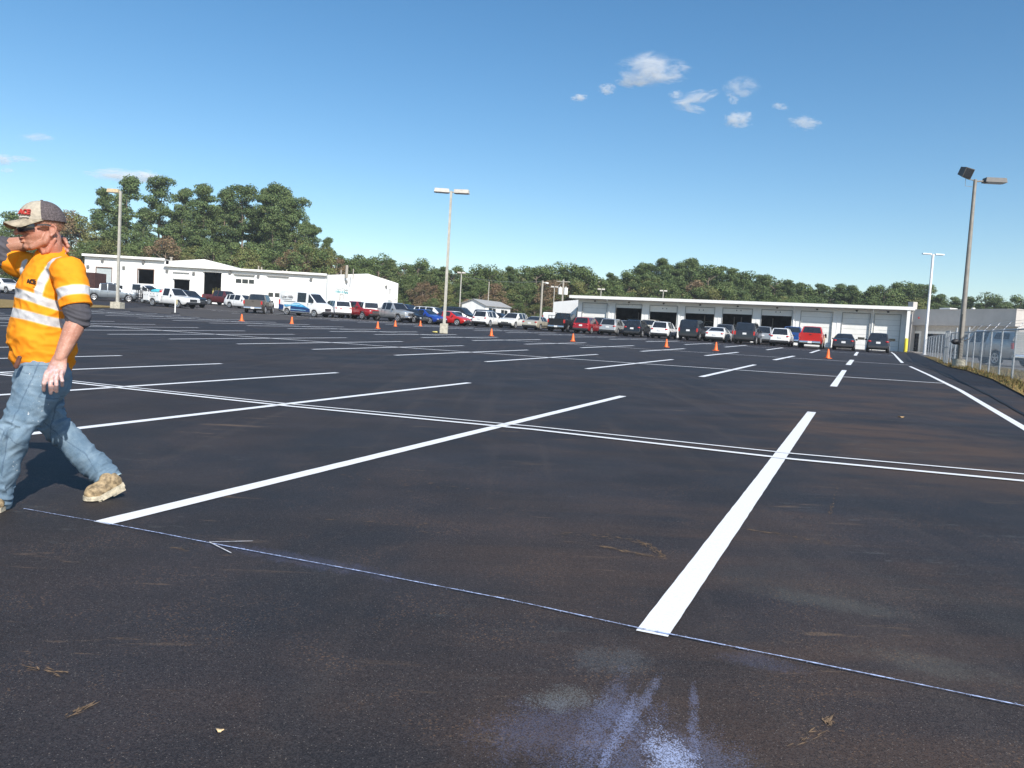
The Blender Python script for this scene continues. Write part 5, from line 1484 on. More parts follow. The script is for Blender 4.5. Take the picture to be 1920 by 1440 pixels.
# tall pines behind the workshop
PINES = [(195, 352, 146, .95), (240, 328, 142, 1.1), (304, 333, 145, 1.05), (345, 352, 150, .95), (384, 343, 143, 1.05), (425, 352, 149, 1.0), (455, 347, 144, 1.05), (498, 352, 150, .9), (514, 342, 141, 1.0), (540, 350, 147, .95), (560, 372, 143, .95), (588, 420, 150, 1.0),
         (222, 392, 157, 1.1), (272, 388, 158, 1.1), (362, 392, 158, 1.15), (440, 386, 159, 1.15), (480, 392, 157, 1.1), (530, 392, 158, 1.1), (330, 400, 163, .8), (405, 385, 164, .8), (572, 412, 160, .8)]
for i, (px, yt, D, ws_) in enumerate(PINES):
    nb = 'leftmost' if i == 0 else 'tall'
    tree('pine%d' % (i % 4), px, yt, D, 'tall dark green pine in the high stand behind the white workshop', 'tall pines behind the workshop', ws_)
OAKS = [(608, 447, 148, 'pine3', .8), (640, 478, 150, 'dry1', 1.)]
tree('pine2', 614, 446, 150, 'small pine at the right foot of the high pine stand', None, .9)
for px, yt, D, kd, lab in ((118, 392, 140, 'dry0', 'thin brownish leafless-looking tree left of the high pines'), (150, 400, 142, 'yg0', 'loose brown green tree between the worker\'s cap and the pines'), (20, 392, 150, 'oak1', 'green tree behind the worker\'s cap at the left edge'),
                      (600, 470, 138, 'yg1', 'yellow green tree at the right end of the workshop\'s roof'), (575, 452, 139, 'yg0', 'broad yellow green tree in front of the right pines'), (632, 480, 137, 'dry1', 'reddish autumn tree behind the roof pipes'), (545, 470, 136, 'oak0', 'green broad tree in front of the pines above the white eave')):
    tree(kd, px, yt, D, lab, None, 1.0)
for i, px in enumerate(range(160, 640, 30)):
    tree(['oak0', 'oak1', 'yg0', 'oak2', 'oak3', 'dry0', 'oak1', 'yg1'][i % 8], px+tr_.uniform(-6, 6), 447+px*.04+tr_.uniform(-8, 10)-8, 134+tr_.uniform(-3, 3), 'low leafy tree of the undergrowth between workshop roof and pines', 'undergrowth trees behind the workshop', 1.15)
for px in (60, -15, -60, 95):
    tree(['oak2', 'oak0', 'oak3', 'yg1'][px % 4], px, 415+tr_.uniform(-8, 8), 145, 'green tree on the left edge behind the worker', 'trees behind the worker', 1.2)
for px in (-40, 5, 40, 75):
    tree(['oak2', 'oak0', 'oak3', 'oak1'][px % 4], px, 465+tr_.uniform(-8, 8), 132, 'low bushy tree on the left edge behind the worker', 'low trees behind the worker', 1.4)
# long tree line
TOP = [(640, 479), (660, 484), (680, 480), (711, 478), (733, 487), (757, 492), (785, 486), (807, 499), (830, 500), (853, 497), (893, 498), (923, 500), (957, 500), (987, 497), (1007, 500), (1037, 494), (1057, 502), (1083, 494), (1105, 502), (1123, 518), (1146, 512), (1182, 507), (1210, 495), (1245, 486), (1275, 492), (1302, 484), (1330, 499), (1348, 500), (1372, 503), (1394, 507), (1429, 516), (1455, 520), (1479, 525), (1500, 530), (1518, 535), (1543, 533), (1578, 532), (1603, 535), (1642, 539), (1660, 536), (1681, 530), (1713, 527), (1735, 534), (1762, 552), (1793, 557), (1822, 556), (1851, 551), (1866, 560), (1890, 566), (1915, 553), (1945, 556)]
def topat(x):
    for (a, ya), (b_, yb) in zip(TOP[:-1], TOP[1:]):
        if a <= x <= b_: return ya+(yb-ya)*(x-a)/(b_-a)
    return 555
for i, (px, yt) in enumerate(TOP):
    kd = 'pine%d' % (i % 4) if (px > 1190 and i % 5 in (0, 2, 3)) or i % 4 == 0 else 'oak%d' % (i % 4)
    tree(kd, px, yt-1, 150+tr_.uniform(-4, 6), 'green tree forming the skyline of the long tree line', 'skyline trees behind the garage', 1.2 if kd.startswith('oak') else 1.2)
for i, px in enumerate(range(652, 1930, 17)):
    yy = topat(px); hor = 630.5+.0587*(px-960)
    tree(['oak1', 'pine0', 'oak3', 'oak0', 'pine2', 'oak2'][i % 6], px+tr_.uniform(-5, 5), yy+(hor-yy)*tr_.uniform(.03, .14), 157+tr_.uniform(-3, 5), 'green tree in the thick middle rank of the long tree line', 'middle rank trees behind the garage', 1.25)
for i, px in enumerate(range(650, 1940, 21)):
    k_ = ['oak0', 'oak1', 'oak2', 'yg0', 'oak3', 'pine1', 'oak0', 'dry0', 'oak2', 'yg1', 'oak1', 'pine3'][i % 12]
    if px < 1130 and i % 5 == 3: k_ = 'dry1'
    yy = topat(px); hor = 630.5+.0587*(px-960)
    tree(k_, px+tr_.uniform(-6, 6), yy+(hor-yy)*tr_.uniform(.16, .34), 138+tr_.uniform(-3, 4), 'leafy tree standing in the front of the long tree line', 'front trees behind the garage', 1.2)
for i, px in enumerate(range(640, 1170, 24)):
    k_ = ['oak0', 'yg0', 'oak2', 'dry0', 'oak3', 'oak1', 'dry1'][i % 7]
    yy = topat(px); hor = 630.5+.0587*(px-960)
    tree(k_, px+tr_.uniform(-6, 6), yy+(hor-yy)*tr_.uniform(.45, .60), 133+tr_.uniform(-2, 3), 'low bushy tree at the foot of the tree line left of the garage', 'low trees left of the garage', 1.5)
print('trees', TREE_N[0])

# ---------------------------------------------------------------- the worker
def remesh(mb, voxel, smooth_it=4, smooth_f=.5):
    me = mb.mesh('tmp', M_WHITE); o = bpy.data.objects.new('tmp', me); C.objects.link(o)
    m = o.modifiers.new('r', 'REMESH'); m.mode = 'VOXEL'; m.voxel_size = voxel; m.use_smooth_shade = True
    if smooth_it:
        s_ = o.modifiers.new('s', 'SMOOTH'); s_.iterations = smooth_it; s_.factor = smooth_f
    dg = bpy.context.evaluated_depsgraph_get(); out_ = bpy.data.meshes.new_from_object(o.evaluated_get(dg))
    bpy.data.objects.remove(o); bpy.data.meshes.remove(me)
    return out_
def displace(me, fn):
    n = len(me.vertices); nr = [v.normal.copy() for v in me.vertices]
    for i, v in enumerate(me.vertices):
        v.co = v.co+nr[i]*fn(v.co, nr[i])
def attr(me, name, fn):
    a = me.attributes.new(name, 'FLOAT', 'POINT')
    a.data.foreach_set('value', [float(fn(v.co)) for v in me.vertices])
def ridge(p, s_): return 1-abs(noise.noise(V(s_)))*2
def cut(me, co, no, near=None, rad=.2):
    bm = bmesh.new(); bm.from_mesh(me)
    vs_ = [v for v in bm.verts if near is None or (v.co-near).length < rad]
    st_ = set(vs_); es = [e for e in bm.edges if all(v in st_ for v in e.verts)]; fs_ = [f for f in bm.faces if all(v in st_ for v in f.verts)]
    r_ = bmesh.ops.bisect_plane(bm, geom=vs_+es+fs_, plane_co=co, plane_no=no, clear_outer=True)
    be = [e for e in bm.edges if e.is_boundary]
    try: bmesh.ops.holes_fill(bm, edges=be, sides=0)
    except Exception: pass
    bm.to_mesh(me); bm.free()
def link_part(name, me, mat, parent, base, label=None):
    me.materials.clear(); me.materials.append(mat)
    me.transform(Matrix.Translation(-base)); me.name = name
    for p_ in me.polygons: p_.use_smooth = True
    o = bpy.data.objects.new(name, me); C.objects.link(o)
    if parent is not None: o.parent = parent
    if label: o['label'] = label
    return o

def build_worker():
    F = V((-.80, -.60, 0)); S = V((.60, -.80, 0)); U = V((0, 0, 1))
    J = lambda x, y, D: at(x, y, D)
    base = onlot(-2.66, 4.45)
    hip = J(80, 706, 4.45); waist = J(80, 668, 4.45); belly = J(73, 630, 4.43); chest = J(80, 560, 4.42); upch = J(90, 515, 4.44); neckb = J(98, 488, 4.46)
    lsh, lel, lwr = J(128, 507, 4.29), J(147, 596, 4.25), J(112, 672, 4.17)
    rsh, rel = J(52, 500, 4.60), J(-32, 468, 4.52)
    rwr = J(84, 452, 4.60)
    lhip, lkn, lan = J(86, 705, 4.37), J(24, 815, 4.22), J(-10, 942, 4.24)
    rhip, rkn, ran = J(72, 708, 4.55), J(98, 792, 4.62), J(197, 893, 4.66)
    # --- head frame
    Fh = V((-.765, -.63, -.12)).normalized(); Sh = V((.635, -.77, 0.02)); Sh = (Sh-Fh*Sh.dot(Fh)).normalized(); Uh = Fh.cross(Sh); Uh.normalize()
    if Uh.z < 0: Uh = -Uh
    H = J(77, 426, 4.40)
    hx = (Fh, Sh, Uh)
    def h(f, s_, u): return H+Fh*f+Sh*s_+Uh*u
    mb = MB()
    mb.ellip(h(-.018, 0, .035), (.100, .080, .088), hx, 18)
    mb.ellip(h(.028, 0, -.028), (.066, .064, .088), hx, 18)
    mb.ellip(h(.040, 0, -.082), (.050, .050, .036), hx, 14)
    mb.ellip(h(.074, 0, -.104), (.024, .026, .020), hx, 12)
    for s_ in (1, -1):
        mb.limb([h(-.025, s_*.062, -.045), h(.0, s_*.060, -.085), h(.055, s_*.028, -.108)], [.020, .019, .018])
        mb.ellip(h(.060, s_*.045, -.022), (.028, .022, .022), hx, 12)
        mb.ellip(h(.103, s_*.013, -.033), (.013, .010, .009), hx, 10)
        # ear
        ex = (Fh*.93+Uh*.25-Sh*s_*.2).normalized(); 
        mb.ellip(h(-.040, s_*.084, -.024), (.018, .008, .029), hx, 14)
        mb.limb([h(-.026, s_*.086, -.004), h(-.043, s_*.094, .005), h(-.058, s_*.095, -.010), h(-.052, s_*.092, -.032), h(-.036, s_*.086, -.050)], [.0055]*5, n=8)
        mb.ellip(h(-.030, s_*.086, -.052), (.007, .006, .009), hx, 8)
    mb.ellip(h(.083, 0, .026), (.020, .052, .012), hx, 12)
    mb.limb([h(.092, 0, .012), h(.108, 0, -.010), h(.121, 0, -.030)], [.010, .012, .0135])
    mb.ellip(h(.100, 0, -.058), (.014, .025, .0075), hx, 12)
    mb.ellip(h(.097, 0, -.079), (.013, .022, .008), hx, 12)
    # neck and muscles
    mb.limb([h(-.030, 0, -.05), h(-.03, 0, -.10), neckb+V((0, 0, .02)), neckb-V((0, 0, .05))], [(.060, .062), (.061, .062), (.066, .064), (.085, .08)], Sh)
    mb.limb([h(-.050, .062, -.070), h(-.010, .046, -.135), neckb+F*.05+S*.015], [.010, .012, .012])
    mb.limb([h(.02, .040, -.105), h(.01, .040, -.14), neckb+F*.055-S*.01], [.010, .009, .009])
    # torso core
    mb.limb([neckb-V((0, 0, .05)), upch-V((0, 0, .02)), chest, belly, waist, hip], [(.11, .08), (.16, .095), (.155, .10), (.15, .10), (.15, .10), (.15, .10)], S)
    # arms
    mb.limb([neckb-V((0, 0, .08)), lsh, lsh.lerp(lel, .5), lel], [.06, .058, .05, .045])
    mb.limb([lel-V((0, 0, -.04)), lel, lel.lerp(lwr, .28), lel.lerp(lwr, .62), lwr], [.046, .048, (.053, .049), (.047, .041), (.040, .030)], S)
    mb.limb([neckb-V((0, 0, .08)), rsh, rsh.lerp(rel, .5), rel], [.06, .055, .05, .045])
    mb.limb([rel, rel.lerp(rwr, .3), rel.lerp(rwr, .65), rwr], [.046, .050, .042, .033])
    # legs core
    mb.limb([lhip, lkn, lan], [.085, .06, .045]); mb.limb([rhip, rkn, ran], [.085, .06, .045])
    # left hand: back of the hand to the viewer, fingers hang and curl
    hd = (J(98, 703, 4.13)-lwr)
    vdir = V((0, -1, 0)); k1 = J(97, 708, 4.12)
    mb.limb([lwr, J(108, 688, 4.15), J(101, 706, 4.13)], [(.038, .026), (.047, .023), (.049, .019)], V((1, .15, .1)))
    fing = [((86, 704), (82.5, 719), (82.0, 732), .0118), ((95.5, 708), (94.5, 723), (95.5, 737), .0118), ((105.0, 708), (105.5, 722), (105.8, 734), .0112), ((114.0, 703), (116.5, 714), (117.0, 723), .0104)]
    for i, (a, b_, c_, r_) in enumerate(fing):
        d0 = 4.115; mb.limb([J(a[0]+2, a[1]-6, 4.13), J(*a, d0), J(*b_, d0-.012), J(*c_, d0+.020)], [r_*1.05, r_*1.08, r_, r_*.88], n=10)
    mb.limb([J(97, 689, 4.17), J(86, 704, 4.19), J(82, 718, 4.20)], [.015, .013, .011], n=10)
    # right hand behind the neck, fingertips over the collar
    hb = J(104, 449, 4.60)
    mb.limb([rwr, J(98, 450, 4.61), J(112, 452, 4.58)], [(.030, .024), (.042, .022), (.040, .02)], U)
    for a, b_, c_ in (((113, 445), (121, 448), (125, 455)), ((114, 450), (124, 455), (128, 462)), ((113, 456), (123, 463), (127, 471)), ((109, 461), (118, 470), (121, 477))):
        mb.limb([J(*a, 4.56), J(*b_, 4.50), J(*c_, 4.46)], [.0115, .011, .0095], n=10)
    me = remesh(mb, .0042, 2, .5)
    def bump_(co, n_):
        return .0012*noise.noise(co*40)
    displace(me, bump_)
    nose = h(.115, 0, -.02)
    def ruddy(co):
        d = (co-H).length
        k = max(0, 1-d/.16)*.5+.5*max(0, 1-(co-h(.07, .03, -.03)).length/.07)
        k = max(k, .9*max(0, 1-(co-h(-.02, .05, -.12)).length/.10))
        k = max(k, max(0, 1-(co-h(-.03, .09, 0)).length/.04))
        return min(1, k+.10)
    attr(me, 'ruddy', ruddy)
    def stub(co):
        p_ = co-H; f_, s2, u_ = p_.dot(Fh), p_.dot(Sh), p_.dot(Uh)
        return 1. if (u_ < -.045 and u_ > -.125 and f_ > -.01) else 0.
    attr(me, 'stubble', stub)
    attr(me, 'dusty', lambda co: max(0, min(1, 1-((co-J(99, 715, 4.12)).length-.06)/.06)))
    body = link_part('person', me, MATS['skin'], None, base); body.location = base
    tag(body, 'man in orange high-visibility shirt and jeans walking left, one hand behind his neck', 'person')
    # --- shirt
    mb = MB()
    mb.limb([neckb+V((0, 0, .012))+F*-.0, upch+V((0, 0, .015)), chest+V((0, 0, .05)), chest-V((0, 0, .06)), belly, waist-V((0, 0, -.01))],
            [(.078, .078), (.165, .105), (.180, .128), (.185, .138), (.195, .150), (.198, .152)], S, 20)
    mb.limb([waist+V((0, 0, .10)), waist+V((0, 0, .022))], [(.205, .158), (.203, .155)], S, 24)
    mb.limb([neckb-V((0, 0, .055))+S*.04, lsh+V((0, 0, -.005)), lsh.lerp(lel, .45), lsh.lerp(lel, .70), lsh.lerp(lel, .9)], [.066, .079, .079, .080, .080], n=16)
    mb.limb([neckb-V((0, 0, .055))-S*.04, rsh, rsh.lerp(rel, .28)], [.066, .074, .072], n=16)
    mb.limb([neckb+F*.02+V((0, 0, .0)), neckb+V((0, 0, .022))], [(.070, .074), (.068, .070)], S, 16)
    me = remesh(mb, .0065, 5, .6)
    hemz = J(80, 676, 4.3).z
    def fold(co, n_):
        a = noise.noise(V((co.x*5+co.z*7, co.y*5, co.z*13-co.x*5)))
        b_ = noise.noise(V((co.x*11-co.z*6, co.y*11, co.z*22+co.x*9)))
        low = max(0, min(1, (J(80, 600, 4.4).z-co.z)/.2+.35))
        r1 = (1-abs(a)*2.4)
        return .014*max(-.4, r1)*low*.8+.0065*(1-abs(b_)*2)+.012*noise.noise(co*3.2)
    displace(me, fold)
    cut(me, lsh.lerp(lel, .765), (lel-lsh).normalized(), lsh.lerp(lel, .9), .135)
    Xc = chest.x
    def z_of(px, py, D=4.35): return J(px, py, D)
    s1l, s1r = z_of(34, 549), z_of(116, 575); s2l, s2r = z_of(22, 585), z_of(122, 609)
    def band(co, a, b_, hw_):
        t_ = (co.x-a.x)/(b_.x-a.x); t_ = max(-.3, min(1.4, t_)); zc = a.z+(b_.z-a.z)*t_+.012*math.sin(t_*3.1)
        return hw_-abs(co.z-zc)
    vs = [z_of(*p_, 4.30) for p_ in ((78, 560), (83, 535), (90, 512), (99, 493), (111, 480), (124, 474), (135, 478), (144, 487))]
    vs2 = [z_of(*p_, 4.5) for p_ in ((47, 492), (42, 508), (38, 530), (34, 552))]
    def seg(co, a, b_):
        p_ = V((co.x, co.z)); a2, b2 = V((a.x, a.z)), V((b_.x, b_.z)); d = b2-a2; t_ = max(0, min(1, (p_-a2).dot(d)/d.length_squared)); return (p_-a2-d*t_).length
    arm_ax = (lel-lsh); arm_l = arm_ax.length; arm_ax = arm_ax.normalized()
    def stripe(co):
        v_ = -.05
        tarm = (co-lsh).dot(arm_ax)/arm_l; darm = ((co-lsh)-arm_ax*((co-lsh).dot(arm_ax))).length
        onarm = darm < .115 and tarm > .12 and (co.x > z_of(114, 560, 4.3).x)
        if not onarm:
            v_ = max(v_, band(co, s1l, s1r, .0245), band(co, s2l, s2r, .0245))
        else:
            v_ = max(v_, .0250-abs(tarm-.50)*arm_l)
        d = min(seg(co, a, b_) for a, b_ in zip(vs[:-1], vs[1:]))
        if co.y < 4.47 and co.z > s1r.z: v_ = max(v_, (.0205 if co.x < vs[3].x else .0205-.35*(co.x-vs[3].x))-d)
        d = min(seg(co, a, b_) for a, b_ in zip(vs2[:-1], vs2[1:]))
        if co.y < 4.62 and co.z > s1r.z and co.x < vs2[0].x+.03: v_ = max(v_, .018-d)
        return v_
    attr(me, 'stripe', stripe)
    sh_ = link_part('shirt', me, MATS['hi_vis_shirt'], body, base)
    # --- undershirt sleeves
    M_UND = simple('undershirt', (.075, .072, .085), .85, 0, .25, 9)
    for P_, R_ in (([lsh.lerp(lel, .62), lsh.lerp(lel, .82), lel+V((0, 0, -.008))], [.061, .066, .059]),
                   ([rsh.lerp(rel, .22), rsh.lerp(rel, .6), rel, rel.lerp(rwr, .22), rel.lerp(rwr, .34)], [.060, .064, .064, .060, .056])):
        mb = MB(); mb.limb(P_, R_, n=16); me = remesh(mb, .005, 3, .5)
        displace(me, lambda co, n_: .006*(1-abs(noise.noise(V((co.x*9, co.y*9, co.z*34+co.x*14))))*2.4))
        link_part('undershirt_sleeve', me, M_UND, body, base)
    # --- jeans
    mb = MB()
    mb.limb([waist+V((0, 0, -.0)), waist-V((0, 0, .05)), hip-V((0, 0, .02))], [(.172, .125), (.178, .135), (.180, .145)], S, 20)
    mb.limb([lhip+V((0, 0, .03)), lhip.lerp(lkn, .4), lhip.lerp(lkn, .8), lkn, lkn.lerp(lan, .35), lkn.lerp(lan, .75), lan+V((0, 0, .01))], [(.112, .128), (.098, .112), (.080, .088), (.075, .080), (.070, .074), (.066, .070), (.068, .074)], S, 18)
    mb.limb([rhip+V((0, 0, .02)), rhip.lerp(rkn, .5), rkn-V((.01, 0, .0)), rkn.lerp(ran, .3), rkn.lerp(ran, .65), ran+(ran-rkn).normalized()*.05], [.108, .094, .082, .077, .074, .073], S, 18)
    me = remesh(mb, .0065, 5, .6)
    def jf(co, n_):
        dk = min((co-lkn).length, (co-rkn).length); da = min((co-lan).length, (co-ran).length)
        k = .25+.75*max(max(0, 1-dk/.20), max(0, 1-da/.24))
        leg = (ran-rkn).normalized() if (co.x > rkn.x and co.z < rkn.z+.03) else V((0, 0, 1))
        t_ = co.dot(leg); q_ = co-leg*t_
        a = noise.noise(V((q_.x*7, q_.y*7, t_*20+q_.x*8)))
        b_ = noise.noise(V((q_.x*14+4, q_.y*14, t_*40)))
        return .021*k*(.55-abs(a)*2.2)+.008*k*(1-abs(b_)*2)+.006*noise.noise(co*6)
    displace(me, jf)
    cut(me, ran+(ran-rkn).normalized()*.036, (ran-rkn).normalized(), ran+(ran-rkn).normalized()*.05, .2)
    # outer side seam on the near leg, belt line, pocket seam
    sm = [J(*p_, 4.2) for p_ in ((60, 678), (52, 710), (38, 755), (28, 800), (18, 850), (10, 890))]
    pk = [J(*p_, 4.2) for p_ in ((22, 692), (35, 699), (52, 703))]
    bp = [J(*p_, 4.2) for p_ in ((80, 688), (72, 715), (64, 745), (80, 752), (96, 742))]
    rs = [J(*p_, 4.6) for p_ in ((92, 785), (125, 820), (165, 850), (185, 885))]
    wb = [J(*p_, 4.3) for p_ in ((20, 688), (60, 684), (100, 686))]
    def seam(co):
        d = 9
        for pl_ in (sm, pk, bp, rs, wb):
            d = min(d, min(seg(co, a, b_) for a, b_ in zip(pl_[:-1], pl_[1:])))
        return max(0, 1-d/.006)
    attr(me, 'seam', seam)
    jn = link_part('jeans', me, MATS['denim'], body, base)
    # cuff hem of the trailing leg
    ax_ = (ran-rkn).normalized(); mb = MB(); c0 = ran+ax_*.028
    A_ = (S-ax_*S.dot(ax_)).normalized(); B_ = ax_.cross(A_)
    mb.rings([[c0+ax_*t_+A_*(r_*math.cos(q_*.3142))+B_*(r_*math.sin(q_*.3142)) for q_ in range(20)] for t_, r_ in ((-.012, .066), (-.012, .072), (.022, .075), (.022, .068))], cap=False)
    mb.build('cuff', simple('denim_hem', (.33, .43, .48), .9, 0, .25, 60), jn, 60, base=base)
    # --- boots
    M_BOOT = simple('boot_leather', (.30, .22, .125), .7, 0, .55, 28, .5); M_SOLE = simple('boot_sole', (.48, .42, .31), .85, 0, .3, 40, .4)
    def boot(heel, ball, toe, ank, nm_):
        up_ = V((0, 0, 1)); fw = (toe-heel).normalized(); sd = up_.cross(fw).normalized(); n1 = fw.cross(sd).normalized()
        if n1.z < 0: n1 = -n1
        f1 = (ball-heel).normalized(); n1 = f1.cross(sd); n1 = n1 if n1.z > 0 else -n1
        f2 = (toe-ball).normalized(); n2 = f2.cross(sd); n2 = n2 if n2.z > 0 else -n2
        mb = MB()
        mb.limb([ball+n2*.045, toe+n2*.038-f2*.038], [(.047, .040), (.040, .032)], sd)
        mb.limb([heel+n1*.05+f1*.035, ball+n1*.052], [(.036, .044), (.046, .044)], sd)
        mb.limb([heel+n1*.06+f1*.045, ank], [(.038, .045), (.042, .046)], sd)
        mb.limb([ball+n1*.05-f1*.05, ball+n1*.085-f1*.09], [(.036, .036), (.038, .036)], sd)
        me = remesh(mb, .005, 3, .5)
        displace(me, lambda co, n_: .004*(1-abs(noise.noise(co*26))*2.2))
        b_ = link_part('boot', me, M_BOOT, body, base)
        mb = MB()
        rows = []
        for t_, c_, n_, w_ in ((0, heel, n1, .030), (.0, heel+f1*.03, n1, .039), (0, heel.lerp(ball, .4), n1, .034), (0, ball, (n1+n2).normalized(), .049), (0, ball.lerp(toe, .55), n2, .047), (0, toe-f2*.012, n2, .030), (0, toe, n2, .012)):
            rows.append([c_+sd*w_+n_*.004, c_+sd*w_+n_*.030, c_-sd*w_+n_*.030, c_-sd*w_+n_*.004])
        mb.rings(rows)
        mb.box(heel+f1*.045+n1*-.004, (.075, .070, .028), Matrix((f1, sd, n1)).transposed())
        for k_ in range(7):
            c_ = heel.lerp(ball, .42+.09*k_) if k_ < 6 else ball; mb.box(c_+n1*.0, (.014, .086, .014), Matrix((f1, sd, n1)).transposed())
        mb.build('sole', M_SOLE, b_, 50, base=base)
    gz_ = lambda p_: V((p_.x, p_.y, g(p_.x, p_.y)))
    toe = gnd(133, 951); ballp = gnd(166, 946); ballp = V((ballp.x, 4.55, g(ballp.x, 4.55))); toe = V((toe.x+.0, 4.50, g(toe.x, 4.50)+.004))
    boot(J(232, 911, 4.66), ballp+V((0, 0, .004)), toe, ran+V((.0, 0, -.005)), 'r')
    toe2 = gz_(J(-75, 975, 4.16)); heel2 = gz_(J(6, 975, 4.20))
    boot(heel2, heel2.lerp(toe2, .68), toe2, lan-V((0, 0, .02)), 'l')
    # --- cap
    def hm(f, s_, u): return H+Fh*f+Sh*s_+Uh*u
    tilt = -.05
    mb = MB(); rows = []
    c0 = (-.018, 0, .040)
    for i in range(9):
        th = (math.pi/2)*(i/8.); rr_ = math.cos(th)**.80 if i < 8 else .02; zz = .104*math.sin(th)**.95
        row = []
        for q_ in range(28):
            a = 2*math.pi*q_/28; fx = math.cos(a); fr = .116 if fx > 0 else .110
            e = 1+.05*max(0, fx)*(1-abs(math.sin(th)-.5))
            drop = -.012*(1-math.sin(th))*(-fx*.9)   # lower at the back
            row.append(hm(c0[0]+fr*fx*rr_*e, .093*math.sin(a)*rr_, c0[2]+zz+(-.018*(1-fx)*.5)*(1-i/8.)))
        rows.append(row)
    mb.rings(rows)
    for i_, f_ in enumerate(mb.f):
        q_ = i_ % 28; mb.m[i_] = 0 if (q_ < 6 or q_ >= 22) and i_ < 8*28 else 1
    M_TAN = simple('cap_canvas', (.42, .37, .29), .85, 0, .12, 60, .3); M_MESH = simple('cap_mesh', (.10, .082, .085), .9, 0, .55, 160, .4)
    cap = mb.build('cap', [M_TAN, M_MESH], body, 45, base=base)
    mb = MB(); rows = []
    for i in range(7):
        t_ = i/6.; row = []
        for q_ in range(15):
            a = (q_/14.-.5)*math.pi*.98; sd_ = math.sin(a); fx = math.cos(a)
            f0 = c0[0]+.112*max(.12, fx)+.0; s0 = .090*sd_
            f1_ = c0[0]+.112+.082*(max(0, fx)**.55); s1_ = .082*sd_
            f_ = f0*(1-t_)+f1_*t_ if True else 0; s2 = s0*(1-t_)+s1_*t_
            u_ = c0[2]+.003-.016*t_-.030*abs(sd_)**2*(.25+.75*t_)
            row.append(hm(f_, s2, u_))
        rows.append(row)
    n0 = len(mb.v)
    mb.rings(rows, cap=False, close=False); mb.rings([[p_-Uh*.004 for p_ in r_] for r_ in rows], cap=False, close=False)
    # rim
    for a, b_ in ((rows[-1], [p_-Uh*.004 for p_ in rows[-1]]),): mb.rings([a, b_], cap=False, close=False)
    mb.build('visor', simple('visor_canvas', (.34, .29, .21), .85, 0, .3, 30, .3), cap, 60, base=base)
    mb = MB(); mb.ellip(hm(c0[0], 0, c0[2]+.105), (.008, .008, .004), hx, 8); mb.build('button', M_MESH, cap, 60, base=base)
    nrm = (Fh*.90+Sh*.28+Uh*.42).normalized(); xx = (Sh*.95-Fh*.30); xx = (xx-nrm*xx.dot(nrm)).normalized(); uu = nrm.cross(xx)
    from mathutils.bvhtree import BVHTree
    bc = BVHTree.FromPolygons([v.co.copy() for v in cap.data.vertices], [tuple(p_.vertices) for p_ in cap.data.polygons])
    d_ = ray(47, 398).normalized(); hit = bc.ray_cast(V((0, 0, EYE))-base, d_)
    if hit[0] is not None:
        nrm = hit[1].normalized(); nrm = nrm if nrm.dot(d_) < 0 else -nrm; xx = UP.cross(nrm).normalized(); uu = nrm.cross(xx)
        put_text('cap_logo', 'ACE', .038, simple('logo_red', (.48, .05, .04), .7), cap, hit[0]+nrm*.0045, xx, uu, .004, .0012)
        mb = MB(); mb.box(hit[0]+nrm*.003-uu*.026, (.060, .004, .003), Matrix((xx, uu, nrm)).transposed()); mb.build('logo_underline', simple('logo_pale', (.60, .57, .52), .7), cap)
    # --- sunglasses
    mb = MB(); rows = []
    for q_ in range(21):
        a = (q_/20.-.5)*math.radians(158); f_ = .016+.100*math.cos(a)**.75 if abs(a) < 1.5 else .016; s2 = .084*math.sin(a)
        gap = max(0, 1-abs(a)/.16); hh = .027-.011*gap-.012*max(0, (abs(a)-.9)/.5); uc = -.001+.008*gap
        rows.append([hm(f_, s2, uc-hh), hm(f_+.004, s2*1.02, uc), hm(f_-.001, s2, uc+hh*.75), hm(f_-.004, s2*.98, uc)])
    mb.rings(rows)
    gl_ = mb.build('sunglasses', simple('lens_black', (.012, .011, .014), .12, 0, .1, 5, 0, .5), body, 60, base=base)
    for s_ in (1, -1):
        mb = MB(); mb.limb([hm(.030, s_*.086, .004), hm(-.005, s_*.090, .006), hm(-.045, s_*.090, .000)], [(.006, .003)]*3, n=8); mb.build('temple', M_BLACK, gl_, 60, base=base)
        mb = MB(); mb.ellip(hm(.080, s_*.031, .008), .012, hx, 12); mb.build('eye', simple('eye_white', (.75, .72, .70), .3), body, 60, base=base)
    # mouth opening, hair at nape and temples
    mb = MB(); mb.ellip(hm(.1035, 0, -.068), (.008, .019, .0045), hx, 12); mb.build('mouth', simple('mouth_dark', (.09, .02, .018), .5), body, 60, base=base)
    mb = MB(); rh = random.Random(4)
    for i in range(900):
        s_ = 1 if rh.random() < .75 else -1; a = rh.uniform(1.25, 3.0)
        rr_ = hm(-.018+.098*math.cos(a), s_*.079*math.sin(a), rh.uniform(-.016, .034)); d_ = V((rh.uniform(-.2, .2), rh.uniform(-.2, .2), -1)).normalized()*rh.uniform(.003, .007)
        o_ = (rr_-hm(-.016, 0, 0)).normalized()*.004; w_ = V((rh.uniform(-1, 1), rh.uniform(-1, 1), 0)).normalized()*.0012
        n = len(mb.v); mb.v += [rr_+w_+o_*.3, rr_-w_+o_*.3, rr_+d_+o_]; mb.f.append([n, n+1, n+2]); mb.m.append(0)
    mb.build('hair', simple('hair_sandy', (.22, .13, .07), .8, 0, .3, 60), body, base=base)
    # knife pouch in the front pocket, chest logo
    mb = MB(); a, b_ = J(37, 670, 4.19), J(30, 688, 4.19)
    mb.limb([a, b_], [(.012, .008), (.013, .009)], V((1, 0, 0)), n=10); tl_ = mb.build('pocket_tool', simple('tool_brown', (.12, .05, .035), .5, 0, .4, 20), None, 60, base=base)
    tl_.location = base; tag(tl_, 'brown handled tool sticking out of the worker\'s front jeans pocket', 'tool')
